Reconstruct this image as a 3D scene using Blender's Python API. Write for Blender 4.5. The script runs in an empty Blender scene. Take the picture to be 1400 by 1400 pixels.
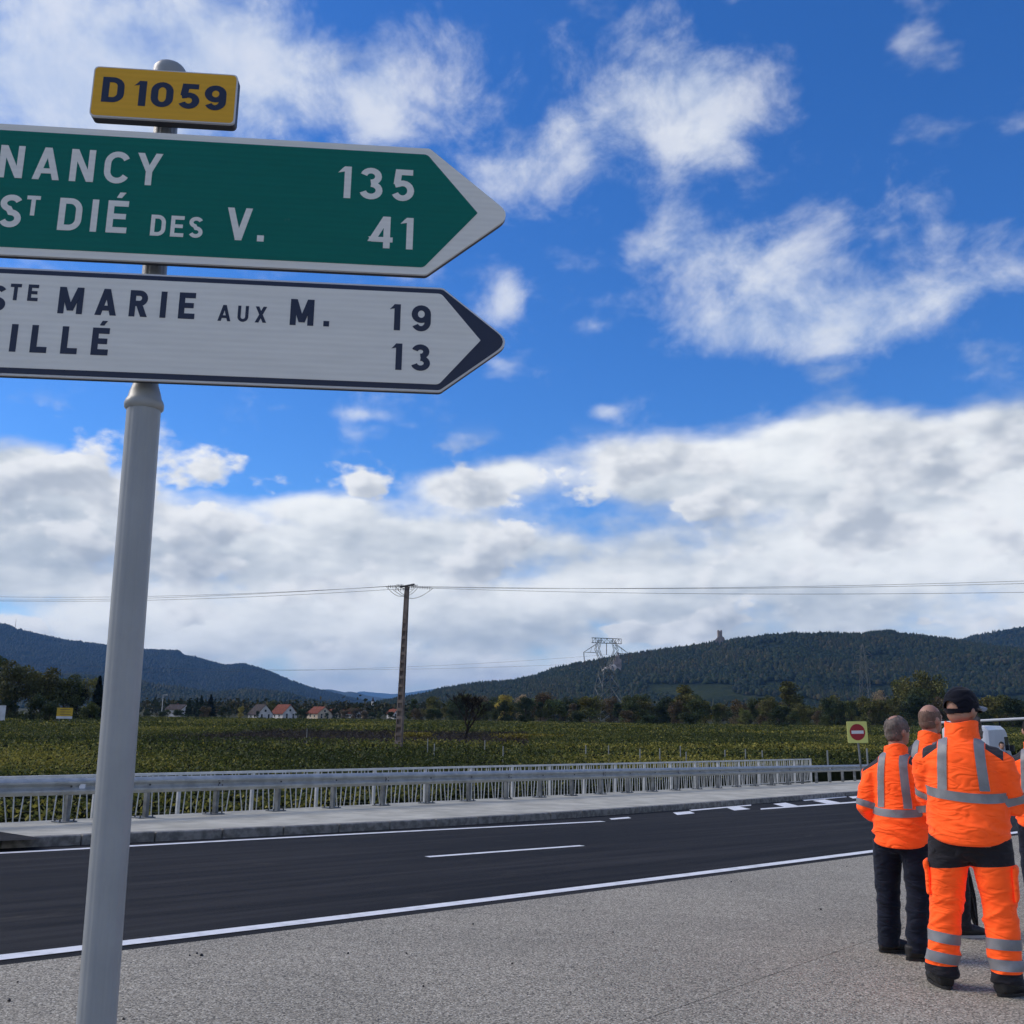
import bpy, bmesh, math, random
import numpy as np
from mathutils import Vector, Matrix, noise as mnoise
from mathutils.bvhtree import BVHTree
random.seed(7); rng = np.random.default_rng(7)
sc = bpy.context.scene
col = sc.collection

# ------------------------------------------------------------ camera
F = 1300.0                      # focal length in photo pixels (1400 x 1400)
PITCH = math.atan(275 / 1300.0); ROLL = math.radians(0.75); CH = 1.5
fw = Vector((0, math.cos(PITCH), math.sin(PITCH)))
up0 = Vector((0, -math.sin(PITCH), math.cos(PITCH))); r0 = Vector((1, 0, 0))
RT = r0 * math.cos(ROLL) + up0 * math.sin(ROLL)
UP = up0 * math.cos(ROLL) - r0 * math.sin(ROLL)
CAM = Vector((0, 0, CH))
cam = bpy.data.cameras.new('camera'); cam_o = bpy.data.objects.new('camera', cam); col.objects.link(cam_o)
cam.sensor_width = 36; cam.lens = 36 * F / 1400; cam.clip_start = 0.05; cam.clip_end = 60000
cam_o.matrix_world = Matrix(((RT.x, UP.x, -fw.x, 0), (RT.y, UP.y, -fw.y, 0), (RT.z, UP.z, -fw.z, CH), (0, 0, 0, 1)))
sc.camera = cam_o

# a photo pixel gives a direction; distance comes from the ground or the thing it touches
GA, GB = .0062, .0278           # fall of the road surface
def ray(x, y): return fw * F + RT * (x - 700) - UP * (y - 700)
def gz(X, Y): return -(GA * X + GB * Y)
def onroad(x, y, lift=0.0):
    d = ray(x, y); n = Vector((GA, GB, 1)); return CAM + d * ((lift - n.dot(CAM)) / n.dot(d))
def atY(x, y, Y):
    d = ray(x, y); return CAM + d * (Y / d.y)
def onwall(x, y, P, ang):
    n = Vector((-math.sin(ang), math.cos(ang), 0)); d = ray(x, y); return CAM + d * (n.dot(P - CAM) / n.dot(d))
def azel(x, y):
    d = ray(x, y).normalized(); return math.degrees(math.atan2(d.x, d.y)), math.degrees(math.asin(d.z))

# ------------------------------------------------------------ view
sc.view_settings.view_transform = 'Standard'; sc.view_settings.look = 'None'
sc.view_settings.exposure = 0.0; sc.view_settings.gamma = 1.0; sc.view_settings.use_curve_mapping = False
sc.cycles.use_denoising = True; sc.cycles.use_adaptive_sampling = True; sc.cycles.adaptive_threshold = .02; sc.cycles.adaptive_min_samples = 16
sc.cycles.max_bounces = 6; sc.cycles.transparent_max_bounces = 8; sc.cycles.volume_bounces = 1

# ------------------------------------------------------------ sun and sky
SUN_AZ, SUN_EL = math.radians(-78), math.radians(40)      # from +Y towards +X
sun = bpy.data.lights.new('sun', 'SUN'); sun.energy = 2.6; sun.angle = math.radians(34); sun.color = (1, .90, .77)
sun_o = bpy.data.objects.new('sun', sun); col.objects.link(sun_o)
SD = Vector((math.sin(SUN_AZ) * math.cos(SUN_EL), math.cos(SUN_AZ) * math.cos(SUN_EL), math.sin(SUN_EL)))
sun_o.rotation_euler = SD.to_track_quat('Z', 'Y').to_euler(); sun_o.location = (-30, 10, 40)

world = bpy.data.worlds.new('World'); sc.world = world; world.use_nodes = True
WT = world.node_tree; WT.nodes.clear()
def N(t, typ, **kw):
    n = t.nodes.new(typ)
    for k, v in kw.items(): setattr(n, k, v)
    return n
def put(t, sock, v):
    if hasattr(v, 'is_linked') or isinstance(v, bpy.types.NodeSocket): t.links.new(v, sock)
    else: sock.default_value = v
def Mth(t, op, a, b=0.0, c=None, clamp=False):
    n = N(t, 'ShaderNodeMath', operation=op); n.use_clamp = clamp
    put(t, n.inputs[0], a); put(t, n.inputs[1], b)
    if c is not None: put(t, n.inputs[2], c)
    return n.outputs[0]
def Rng(t, v, a, b, c=0.0, d=1.0, smooth=True):
    n = N(t, 'ShaderNodeMapRange'); n.interpolation_type = 'SMOOTHSTEP' if smooth else 'LINEAR'; n.clamp = True
    put(t, n.inputs[0], v)
    for i, q in enumerate((a, b, c, d)): put(t, n.inputs[1 + i], q)
    return n.outputs[0]
def MixC(t, f, a, b, mode='MIX'):
    n = N(t, 'ShaderNodeMix', data_type='RGBA', blend_type=mode)
    put(t, n.inputs['Factor'], f); put(t, n.inputs[6], a); put(t, n.inputs[7], b)
    return n.outputs[2]
def Noi(t, vec, scale, detail=6, rough=.55, dist=0.0, out=0):
    n = N(t, 'ShaderNodeTexNoise'); n.noise_dimensions = '3D'
    if vec is not None: put(t, n.inputs['Vector'], vec)
    put(t, n.inputs['Scale'], scale); put(t, n.inputs['Detail'], detail); put(t, n.inputs['Roughness'], rough); put(t, n.inputs['Distortion'], dist)
    return n.outputs[out]
def Vec(t, x, y, z):
    n = N(t, 'ShaderNodeCombineXYZ'); put(t, n.inputs[0], x); put(t, n.inputs[1], y); put(t, n.inputs[2], z); return n.outputs[0]

def make_sky():
    t = WT
    sky = N(t, 'ShaderNodeTexSky', sky_type='NISHITA'); sky.sun_disc = False
    sky.sun_elevation = SUN_EL; sky.sun_rotation = SUN_AZ; sky.altitude = 200; sky.air_density = 1.0; sky.dust_density = 0.3; sky.ozone_density = 3.0
    hsv = N(t, 'ShaderNodeHueSaturation'); hsv.inputs['Saturation'].default_value = 1.25; hsv.inputs['Value'].default_value = 1.0
    t.links.new(sky.outputs[0], hsv.inputs['Color'])
    skyc = MixC(t, 1.0, hsv.outputs[0], (SKYK * .60, SKYK * .85, SKYK * 1.19, 1), 'MULTIPLY')
    tc = N(t, 'ShaderNodeTexCoord'); dirn = tc.outputs['Generated']
    sp = N(t, 'ShaderNodeSeparateXYZ'); t.links.new(dirn, sp.inputs[0]); X, Y, Z = sp.outputs
    az = Mth(t, 'MULTIPLY', Mth(t, 'ARCTAN2', X, Y), 57.2958)
    el = Mth(t, 'MULTIPLY', Mth(t, 'ARCSINE', Z), 57.2958)
    ae = Vec(t, az, el, 0.0)
    # broad shapes of the clouds: soft ellipses in azimuth / elevation
    def blobs(lst, cov):
        for (px, py, sx, sy, w) in lst:
            a, e = azel(px, py)
            ka = math.degrees(sx / F) / math.cos(math.radians(e)); ke = math.degrees(sy / F)
            n = N(t, 'ShaderNodeVectorMath', operation='MULTIPLY_ADD'); put(t, n.inputs[0], ae); n.inputs[1].default_value = (1 / ka, 1 / ke, 0); n.inputs[2].default_value = (-a / ka, -e / ke, 0)
            d = N(t, 'ShaderNodeVectorMath', operation='DOT_PRODUCT'); t.links.new(n.outputs[0], d.inputs[0]); t.links.new(n.outputs[0], d.inputs[1])
            cov = Mth(t, 'MULTIPLY_ADD', Mth(t, 'POWER', 1 / math.e, d.outputs['Value']), w, cov)
        return cov
    # --- high thin clouds (wisps)
    wisp = [(60, 50, 190, 140, 1.35), (420, 110, 110, 80, .75), (250, 40, 130, 90, .5), (150, 140, 120, 60, .5), (1262, 55, 75, 60, -1.3), (330, 70, 110, 120, .55), (520, 140, 45, 75, .85), (20, 150, 160, 60, .55), (640, 50, 90, 50, .40), (610, 140, 60, 40, .35),
            (940, 110, 95, 55, .95), (820, 165, 140, 60, .80), (985, 185, 55, 60, .7), (700, 240, 80, 45, .75), (860, 25, 60, 50, .42), (880, 225, 120, 35, .40),
            (1110, 215, 45, 22, .55), (1270, 270, 40, 28, .45), (1315, 310, 45, 18, .38),
            (1020, 340, 100, 50, .85), (930, 300, 60, 40, .55), (1090, 400, 150, 55, .95), (1000, 455, 110, 35, .80), (1200, 440, 120, 40, .70), (1330, 390, 110, 26, .7), (880, 350, 60, 24, .62), (1150, 470, 90, 25, .55),
            (697, 410, 24, 34, 1.0), (800, 405, 50, 12, .5), (820, 445, 34, 10, .5), (500, 567, 44, 9, .8), (560, 582, 30, 7, .55), (392, 557, 22, 9, .7), (825, 563, 22, 11, .9), (636, 596, 18, 7, .8), (1320, 515, 44, 10, .5), (480, 352, 130, 25, .6)]
    cw = blobs(wisp, 0.0)
    away = Mth(t, 'MAXIMUM', Rng(t, Mth(t, 'ABSOLUTE', az), 33, 50), Rng(t, el, 40, 52))
    big = Noi(t, dirn, 2.2, 1, .5)
    cw = Mth(t, 'MULTIPLY_ADD', Mth(t, 'MULTIPLY', away, Rng(t, big, .42, .6)), .9, cw)
    s1 = Mth(t, 'ADD', Mth(t, 'MULTIPLY', az, .13), Mth(t, 'MULTIPLY', el, .07)); s2 = Mth(t, 'SUBTRACT', Mth(t, 'MULTIPLY', el, .17), Mth(t, 'MULTIPLY', az, .055))
    wv = Vec(t, s1, s2, 3.7)
    n1 = Noi(t, wv, 1.3, 7, .60, .22)
    dw = Mth(t, 'ADD', Mth(t, 'MULTIPLY', cw, 1.0), Mth(t, 'MULTIPLY', Mth(t, 'SUBTRACT', n1, .5), 3.3))
    dw = Mth(t, 'MULTIPLY', Rng(t, dw, .22, 1.70), .76)
    # --- low deck of cumulus and stratus
    lowl = [(60, 645, 120, 32, 1.0), (0, 640, 60, 50, .5), (640, 665, 85, 30, 1.25), (705, 640, 36, 24, .6), (860, 625, 90, 34, 1.1), (945, 650, 110, 40, .8),
            (1150, 612, 130, 48, 1.0), (1290, 612, 160, 50, .95), (1400, 625, 120, 60, .85), (1040, 665, 190, 45, .95), (1300, 670, 190, 50, .6), (450, 695, 110, 22, .8), (30, 720, 110, 40, .7), (540, 740, 130, 35, .6), (1010, 600, 90, 40, .4), (300, 735, 90, 18, .3)]
    cl = blobs(lowl, 0.0)
    cl = Mth(t, 'ADD', cl, Mth(t, 'MULTIPLY', Rng(t, el, 13.2, 9.6), 1.2))
    cl = Mth(t, 'MULTIPLY_ADD', Mth(t, 'MULTIPLY', Rng(t, Mth(t, 'ABSOLUTE', az), 33, 50), Rng(t, el, 30, 12)), .9, cl)
    lv = Vec(t, Mth(t, 'MULTIPLY', az, .085), Mth(t, 'MULTIPLY', el, .15), 1.3)
    m1 = Noi(t, lv, 2.1, 6, .50, 0)
    dl = Mth(t, 'ADD', Mth(t, 'MULTIPLY', cl, 1.1), Mth(t, 'MULTIPLY', Mth(t, 'SUBTRACT', m1, .5), 2.6))
    dl = Rng(t, dl, .22, 1.30)
    # back layer: broad white and grey sheets
    off = N(t, 'ShaderNodeVectorMath', operation='ADD'); t.links.new(lv, off.inputs[0]); off.inputs[1].default_value = (-.05, .09, 0)
    m2 = Noi(t, off.outputs[0], 2.1, 3, .50, 0)
    slope = Mth(t, 'MULTIPLY', Mth(t, 'SUBTRACT', m1, m2), 1.5)
    lv2 = Vec(t, Mth(t, 'MULTIPLY', az, .05), Mth(t, 'MULTIPLY', el, .19), 7.1)
    pat = Noi(t, lv2, .95, 4, .5, 0)
    lit = Rng(t, Mth(t, 'ADD', Rng(t, pat, .36, .64, .30, .92), slope), 0, 1.15, 0, 1)
    backc = MixC(t, lit, (.44, .505, .585, 1), (1.0, 1.02, 1.02, 1))
    # front layer: heaped cumulus with crisp upper edges, bright sunward sides and grey bases
    lv3 = Vec(t, Mth(t, 'MULTIPLY', az, .17), Mth(t, 'MULTIPLY', el, .27), 4.4)
    pn = Noi(t, lv3, 1.3, 6.5, .50, 0)
    cum = blobs([(640, 668, 80, 24, .26), (720, 640, 34, 20, .14), (865, 625, 85, 32, .24), (1195, 722, 75, 22, .26), (960, 690, 45, 14, .16), (900, 862, 110, 14, .20), (960, 845, 50, 14, .16), (1270, 850, 40, 14, .20), (250, 775, 80, 18, .14), (60, 660, 120, 30, .16), (430, 800, 60, 16, .12), (700, 790, 80, 16, .12), (1150, 600, 160, 50, .10), (1330, 640, 110, 40, .10), (150, 800, 120, 30, .10)], pn)
    puff = Mth(t, 'MULTIPLY', Rng(t, cum, .525, .635), Rng(t, el, 18, 14.5))
    off3 = N(t, 'ShaderNodeVectorMath', operation='ADD'); t.links.new(lv3, off3.inputs[0]); off3.inputs[1].default_value = (-.09, .17, 0)
    p2 = Noi(t, off3.outputs[0], 1.3, 3, .5, 0)
    lf = Mth(t, 'ADD', Mth(t, 'MULTIPLY', Mth(t, 'SUBTRACT', pn, p2), 4.2), Rng(t, cum, .54, .78, .66, .20))
    frontc = MixC(t, Rng(t, lf, -.1, 1.0), (.40, .45, .53, 1), (.97, .975, .98, 1))
    deckc = MixC(t, Mth(t, 'MULTIPLY', puff, .74), backc, frontc)
    dl = Mth(t, 'MAXIMUM', dl, Mth(t, 'MULTIPLY', puff, Rng(t, el, 18, 14.5)))
    wispc = MixC(t, Rng(t, n1, .35, .65), (.64, .73, .87, 1), (.88, .91, .95, 1))
    c = MixC(t, dw, skyc, wispc)
    c = MixC(t, Mth(t, 'MULTIPLY', dl, .97), c, deckc)
    bg = N(t, 'ShaderNodeBackground'); t.links.new(c, bg.inputs[0]); bg.inputs[1].default_value = 1.0
    out = N(t, 'ShaderNodeOutputWorld'); t.links.new(bg.outputs[0], out.inputs[0])
SKYK = 0.135
make_sky()
world.cycles.sampling_method = 'MANUAL'; world.cycles.sample_map_resolution = 512

# ------------------------------------------------------------ building helpers
def tag(o, label=None, cat=None, group=None, kind=None):
    if label: o['label'] = label
    if cat: o['category'] = cat
    if group: o['group'] = group
    if kind: o['kind'] = kind
    return o
def wmat(o):
    m = Matrix.LocRotScale(o.location, o.rotation_euler, o.scale)
    return wmat(o.parent) @ m if o.parent else m
def empty(name, loc, rz=0.0, label=None, cat=None, group=None):
    o = bpy.data.objects.new(name, None); col.objects.link(o); o.location = loc; o.rotation_euler = (0, 0, rz); o.empty_display_size = .2
    return tag(o, label, cat, group)
def link_mesh(name, me, parent=None, M=None):
    o = bpy.data.objects.new(name, me); col.objects.link(o); o.parent = parent
    if M is not None:
        L = wmat(parent).inverted() @ M if parent else M
        loc, rot, s = L.decompose(); o.location = loc; o.rotation_euler = rot.to_euler(); o.scale = s
    return o
class MB:
    def __init__(s): s.v = []; s.f = []
    def add(s, v, f):
        k = len(s.v); s.v += [tuple(p) for p in v]; s.f += [tuple(i + k for i in q) for q in f]; return s
    def box(s, c, size, R=None):
        c = Vector(c); h = [x / 2 for x in size]; R = R or Matrix.Identity(3)
        v = [c + R @ Vector((sx * h[0], sy * h[1], sz * h[2])) for sz in (-1, 1) for sy in (-1, 1) for sx in (-1, 1)]
        return s.add(v, [(0, 2, 3, 1), (4, 5, 7, 6), (0, 1, 5, 4), (2, 6, 7, 3), (0, 4, 6, 2), (1, 3, 7, 5)])
    def tube(s, pts, r, n=8, ref=None, cap=True):
        pts = [Vector(p) for p in pts]; m = len(pts); V = []; Fc = []
        for i, p in enumerate(pts):
            t = (pts[min(i + 1, m - 1)] - pts[max(i - 1, 0)]).normalized()
            rf = Vector(ref) if ref else (Vector((1, 0, 0)) if abs(t.x) < .8 else Vector((0, 0, 1)))
            a = (rf - t * rf.dot(t)).normalized(); b = t.cross(a)
            q = r[i] if isinstance(r, (list, tuple)) else r
            ra, rb = q if isinstance(q, (list, tuple)) else (q, q)
            for j in range(n):
                th = 2 * math.pi * j / n; V.append(p + a * (ra * math.cos(th)) + b * (rb * math.sin(th)))
        for i in range(m - 1):
            for j in range(n):
                Fc.append((i * n + j, i * n + (j + 1) % n, (i + 1) * n + (j + 1) % n, (i + 1) * n + j))
        if cap:
            Fc.append(tuple(range(n - 1, -1, -1))); Fc.append(tuple((m - 1) * n + j for j in range(n)))
        return s.add(V, Fc)
    def prism(s, poly, O, ex, ey, t0, t1):
        ex, ey = Vector(ex), Vector(ey); ez = ex.cross(ey); n = len(poly)
        if sum(poly[i][0] * poly[(i + 1) % n][1] - poly[(i + 1) % n][0] * poly[i][1] for i in range(n)) < 0: poly = poly[::-1]
        v = [O + ex * x + ey * y + ez * t for t in (t0, t1) for x, y in poly]
        return s.add(v, [tuple(range(n - 1, -1, -1)), tuple(range(n, 2 * n))] + [(i, (i + 1) % n, n + (i + 1) % n, n + i) for i in range(n)])
    def mesh(s, name, mat, M=None, smooth=False):
        me = bpy.data.meshes.new(name); v = s.v
        if M is not None: v = [M @ Vector(p) for p in v]
        me.from_pydata([tuple(p) for p in v], [], s.f); me.materials.append(mat)
        if smooth:
            me.polygons.foreach_set('use_smooth', [True] * len(me.polygons))
            try: me.set_sharp_from_angle(angle=math.radians(40))
            except Exception: pass
        me.update(); return me
    def build(s, name, mat, parent=None, smooth=False):
        M = wmat(parent).inverted() if parent else None
        return link_mesh(name, s.mesh(name, mat, M, smooth), parent)
def fast_mesh(name, V, Fq, mat, cols=None, smooth=False):
    """V (n,3) array, Fq (m,k) int array; cols (m,3) colour per face"""
    me = bpy.data.meshes.new(name); m, k = Fq.shape
    me.vertices.add(len(V)); me.vertices.foreach_set('co', np.asarray(V, np.float32).ravel())
    me.loops.add(m * k); me.loops.foreach_set('vertex_index', np.asarray(Fq, np.int32).ravel())
    me.polygons.add(m); me.polygons.foreach_set('loop_start', np.arange(0, m * k, k, dtype=np.int32))
    if smooth: me.polygons.foreach_set('use_smooth', [True] * m)
    me.update(calc_edges=True); me.materials.append(mat)
    if cols is not None:
        at = me.color_attributes.new('Col', 'FLOAT_COLOR', 'CORNER')
        at.data.foreach_set('color', np.repeat(np.c_[cols, np.ones(m)], k, axis=0).astype(np.float32).ravel())
    return me

# ------------------------------------------------------------ materials
def mat(name, base=(.5, .5, .5), rough=.6, metal=0.0, spec=.5, build=None):
    m = bpy.data.materials.new(name); m.use_nodes = True; t = m.node_tree; b = t.nodes['Principled BSDF']
    b.inputs['Base Color'].default_value = (*base, 1); b.inputs['Roughness'].default_value = rough; b.inputs['Metallic'].default_value = metal
    b.inputs['Specular IOR Level'].default_value = spec
    if build: build(t, b)
    return m
def obj_co(t): return N(t, 'ShaderNodeTexCoord').outputs['Object']
def world_co(t): return N(t, 'ShaderNodeNewGeometry').outputs['Position']
def bump(t, b, h, strength=.3, dist=.01):
    n = N(t, 'ShaderNodeBump'); n.inputs['Strength'].default_value = strength; n.inputs['Distance'].default_value = dist
    t.links.new(h, n.inputs['Height']); t.links.new(n.outputs[0], b.inputs['Normal'])
def scaled(t, v, s):
    n = N(t, 'ShaderNodeVectorMath', operation='MULTIPLY'); t.links.new(v, n.inputs[0]); n.inputs[1].default_value = s; return n.outputs[0]
def vary(c1, c2, scale=8, lo=.35, hi=.65, bumpk=0.0, bscale=60, co=obj_co, stretch=(1, 1, 1), detail=6, bdist=.01, rlo=None, rhi=None):
    def f(t, b):
        v = scaled(t, co(t), stretch); n = Noi(t, v, scale, detail)
        t.links.new(MixC(t, Rng(t, n, lo, hi), (*c1, 1), (*c2, 1)), b.inputs['Base Color'])
        if rlo is not None: t.links.new(Rng(t, n, lo, hi, rlo, rhi), b.inputs['Roughness'])
        if bumpk: bump(t, b, Noi(t, v, bscale, 4), bumpk, bdist)
    return f

def asphalt(t, b):
    p = world_co(t)
    g1 = Noi(t, p, 160, 3, .6); g2 = Noi(t, p, 1.1, 5, .6); rot = N(t, 'ShaderNodeVectorRotate', rotation_type='Z_AXIS'); t.links.new(p, rot.inputs['Vector']); rot.inputs['Angle'].default_value = -math.atan2(.66, .75)
    st = Noi(t, scaled(t, rot.outputs[0], (.22, 5.5, 1)), 1.0, 6, .6)       # tyre and roller streaks along the road
    c = MixC(t, Rng(t, st, .30, .78), (.0095, .0106, .0128, 1), (.040, .0405, .0425, 1))
    c = MixC(t, Mth(t, 'MULTIPLY', Rng(t, g2, .55, .75), .35), c, (.032, .031, .030, 1))
    dust = Mth(t, 'MULTIPLY', Rng(t, Noi(t, scaled(t, rot.outputs[0], (.5, 1.6, 1)), .8, 6, .65), .60, .74), .6)
    c = MixC(t, dust, c, (.075, .066, .055, 1))
    c = MixC(t, Rng(t, g1, .58, .75, 0, .45), c, (.055, .055, .057, 1))
    t.links.new(c, b.inputs['Base Color']); bump(t, b, g1, .5, .006)
    t.links.new(Rng(t, st, .3, .7, .82, .95), b.inputs['Roughness'])
def aggregate(t, b):
    p = world_co(t)
    vo = N(t, 'ShaderNodeTexVoronoi', feature='F1'); t.links.new(p, vo.inputs['Vector']); vo.inputs['Scale'].default_value = 95
    vs = N(t, 'ShaderNodeSeparateColor'); t.links.new(vo.outputs['Color'], vs.inputs[0])
    c = MixC(t, Rng(t, vs.outputs[0], 0, 1, 0, 1, False), (.17, .16, .145, 1), (.50, .475, .44, 1))
    c = MixC(t, Rng(t, vs.outputs[1], .8, .95), c, (.63, .61, .58, 1))
    c = MixC(t, Rng(t, vs.outputs[2], .86, .93), c, (.085, .083, .08, 1))
    c = MixC(t, Rng(t, vo.outputs['Distance'], .5, .8, 0, .5), c, (.20, .19, .175, 1))
    big = Noi(t, p, .55, 5, .6)
    c = MixC(t, 1.0, c, MixC(t, Rng(t, big, .3, .7), (.86, .825, .70, 1), (1.04, .99, .835, 1)), 'MULTIPLY')
    t.links.new(c, b.inputs['Base Color']); bump(t, b, vo.outputs['Distance'], .5, -.006)
M = {}
M['asphalt'] = mat('asphalt', rough=.8, build=asphalt, spec=.12)
M['aggregate'] = mat('exposed_aggregate', rough=.85, build=aggregate, spec=.3)
def concrete(t, b):
    p = world_co(t); n = Noi(t, p, 1.6, 7, .6); f = Noi(t, p, 70, 4); s = Noi(t, scaled(t, p, (.6, .6, 1)), 6, 6, .7)
    c = MixC(t, Rng(t, n, .3, .7), (.36, .345, .285, 1), (.54, .52, .43, 1)); c = MixC(t, Rng(t, s, .62, .75, 0, .35), c, (.20, .19, .175, 1))
    t.links.new(c, b.inputs['Base Color']); bump(t, b, f, .35, .006)
M['concrete'] = mat('verge_concrete', rough=.88, build=concrete, spec=.3)
M['kerb'] = mat('kerb_granite', rough=.8, build=vary((.14, .135, .122), (.27, .26, .235), 9, bumpk=.3, bscale=120, co=world_co), spec=.3)
M['paint'] = mat('road_paint', rough=.55, build=vary((.62, .62, .61), (.84, .84, .83), 7, .25, .55, .25, 140, co=world_co))
M['galv'] = mat('galvanised_steel', rough=.5, metal=.22, build=vary((.31, .325, .32), (.43, .445, .435), 5, bumpk=.06, bscale=30, rlo=.36, rhi=.52, co=world_co))
M['galvdark'] = mat('dark_galvanised_steel', rough=.6, metal=.25, build=vary((.105, .115, .118), (.19, .205, .21), 6, bumpk=.08, bscale=40, co=world_co))  # darker steel: the shadowed look of the guardrail posts is put into its colour
M['railpaint'] = mat('railing_paint', rough=.5, metal=.1, build=vary((.52, .54, .535), (.66, .67, .66), 5, co=world_co))
M['bolt'] = mat('bolt_steel', (.06, .065, .07), .5, .5)
M['reflector'] = mat('reflector_plate', (.72, .74, .78), .3)
def grass(t, b):
    p = world_co(t); n = Noi(t, p, .9, 6, .65); f = Noi(t, p, 22, 4)
    c = MixC(t, Rng(t, n, .35, .65), (.022, .033, .012, 1), (.055, .062, .024, 1)); c = MixC(t, Rng(t, f, .55, .75, 0, .6), c, (.075, .07, .032, 1))
    t.links.new(c, b.inputs['Base Color']); bump(t, b, f, .8, .05)
M['grass'] = mat('verge_grass', rough=.9, build=grass, spec=.15)
# ------------------------------------------------------------ ground
PLAIN = -2.9
def polar_ground():
    rs = [0] + list(np.geomspace(6, 40000, 46)); n = 96; V = [(0, 0, PLAIN)]; Fc = []
    for r in rs[1:]:
        for j in range(n):
            a = 2 * math.pi * j / n; V.append((r * math.sin(a), r * math.cos(a), PLAIN + (mnoise.noise(Vector((r * math.sin(a) * .02, r * math.cos(a) * .02, 0))) * .12 if r < 800 else 0)))
    for j in range(n): Fc.append((0, 1 + (j + 1) % n, 1 + j))
    for i in range(len(rs) - 2):
        for j in range(n):
            a = 1 + i * n; Fc.append((a + j, a + (j + 1) % n, a + n + (j + 1) % n, a + n + j))
    return MB().add(V, Fc)
def plain_soil(t, b):
    p = world_co(t); n = Noi(t, p, .012, 6, .6); f = Noi(t, p, .6, 5)
    c = MixC(t, Rng(t, n, .4, .6), (.030, .035, .014, 1), (.060, .058, .026, 1)); c = MixC(t, Rng(t, f, .5, .7, 0, .6), c, (.045, .038, .024, 1))
    t.links.new(c, b.inputs['Base Color'])
M['plain'] = mat('plain_soil', rough=.95, build=plain_soil, spec=.1)
tag(polar_ground().build('ground', M['plain']), kind='structure')

# ------------------------------------------------------------ road in plan: lines taken from the photo onto the road plane
def P2(*pts, lift=0.0): return [onroad(x, y, lift) for x, y in pts]
def extend(pl, a, b):
    d0 = (pl[0] - pl[1]).normalized(); d1 = (pl[-1] - pl[-2]).normalized()
    return [pl[0] + d0 * a] + pl + [pl[-1] + d1 * b]
def resample(pl, step):
    out = [pl[0]]; acc = 0.0; prev = pl[0]
    for q in pl[1:]:
        L = (q - prev).length; d = (q - prev) / L; s = step - acc
        while s <= L: out.append(prev + d * s); s += step
        acc = L - (s - step); prev = q
    return out
def smooth_pl(pl, it=30):
    pl = [p.copy() for p in pl]
    for _ in range(it): pl = [pl[0]] + [(pl[i - 1] + pl[i] * 2 + pl[i + 1]) / 4 for i in range(1, len(pl) - 1)] + [pl[-1]]
    return pl
def nrm(pl, i):
    d = pl[min(i + 1, len(pl) - 1)] - pl[max(i - 1, 0)]; d.z = 0; d.normalize(); return Vector((-d.y, d.x, 0))
def offset(pl, o): return [p + nrm(pl, i) * o for i, p in enumerate(pl)]
def lift(pl, h): return [Vector((p.x, p.y, gz(p.x, p.y) + h)) for p in pl]
def strip(mb, A, B): # quads between two polylines of the same length
    n = len(A); return mb.add(A + B, [(i, i + 1, n + i + 1, n + i) for i in range(n - 1)])
near_line = smooth_pl(resample(extend(P2((0, 1312), (166, 1293), (350, 1271), (1160, 1169), (1400, 1137)), 30, 90), .8), 40)
kerb_line = smooth_pl(resample(extend(P2((0, 1160.5), (300, 1147.5), (700, 1125), (950, 1106), (1175, 1087.5)), 30, 25), .5), 40)
far_line = smooth_pl(resample(P2((-60, 1170), (0, 1167), (400, 1145), (830, 1123)), .4), 6)

road_a = offset(near_line, -9); road_b = offset(near_line, 40)
# embankment carrying the road: a sheet just under the surfacing with sloping sides down to the plain
rail_dir = (onroad(1030, 1075, .13) - onroad(80, 1124, .13)); rail_dir.z = 0; rail_dir.normalize()
rail_n = Vector((-rail_dir.y, rail_dir.x, 0))
rail_P0 = onroad(80, 1124, .13)
def railpt(s, o=0.0, h=0.0):
    p = rail_P0 + rail_dir * s + rail_n * o; return Vector((p.x, p.y, gz(p.x, p.y) + .13 + h))
mb = MB(); S = [-60 + 3 * i for i in range(47)]
prof = [(-60, -.5), (-40, -.12), (1.55, -.12), (1.9, -.75), (5.5, None)]
rows = []
for o, dz in prof:
    rows.append([Vector((q.x, q.y, PLAIN - .25 if dz is None else gz(q.x, q.y) + dz)) for q in (railpt(s, o) for s in S)])
for a, b in zip(rows[:-1], rows[1:]): strip(mb, b, a)
tag(mb.build('embankment', M['grass']), kind='structure')
# asphalt: one sheet
mb = MB()
A = lift(near_line, .0); Bp = [railpt(max(-58, min(76, (p - rail_P0).dot(rail_dir))), -.2, -.13) for p in A]
K = 8; rowsr = [[A[i].lerp(Bp[i], k / K) for i in range(len(A))] for k in range(K + 1)]
rowsr.insert(0, lift(offset(near_line, -1.2), 0))
mb = MB()
for a, b in zip(rowsr[:-1], rowsr[1:]): strip(mb, lift(a, .0), lift(b, .0))
road = tag(mb.build('road', M['asphalt']), kind='structure')
def sheet(name, A, B, h, m, parent):
    mb = MB(); strip(mb, lift(A, h), lift(B, h)); return mb.build(name, m, parent)
sheet('edge_line', offset(near_line, .085), offset(near_line, -.085), .006, M['paint'], road)
sheet('edge_line', offset(far_line, .075), offset(far_line, -.075), .006, M['paint'], road)
cd = resample(P2((584, 1172), (700, 1163.5), (803, 1156)), .4); sheet('centre_dash', offset(cd, .06), offset(cd, -.06), .006, M['paint'], road)
def quad(name, px): MB().add([Vector((p.x, p.y, gz(p.x, p.y) + .006)) for p in P2(*px)], [(0, 1, 2, 3)]).build(name, M['paint'], road)
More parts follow.
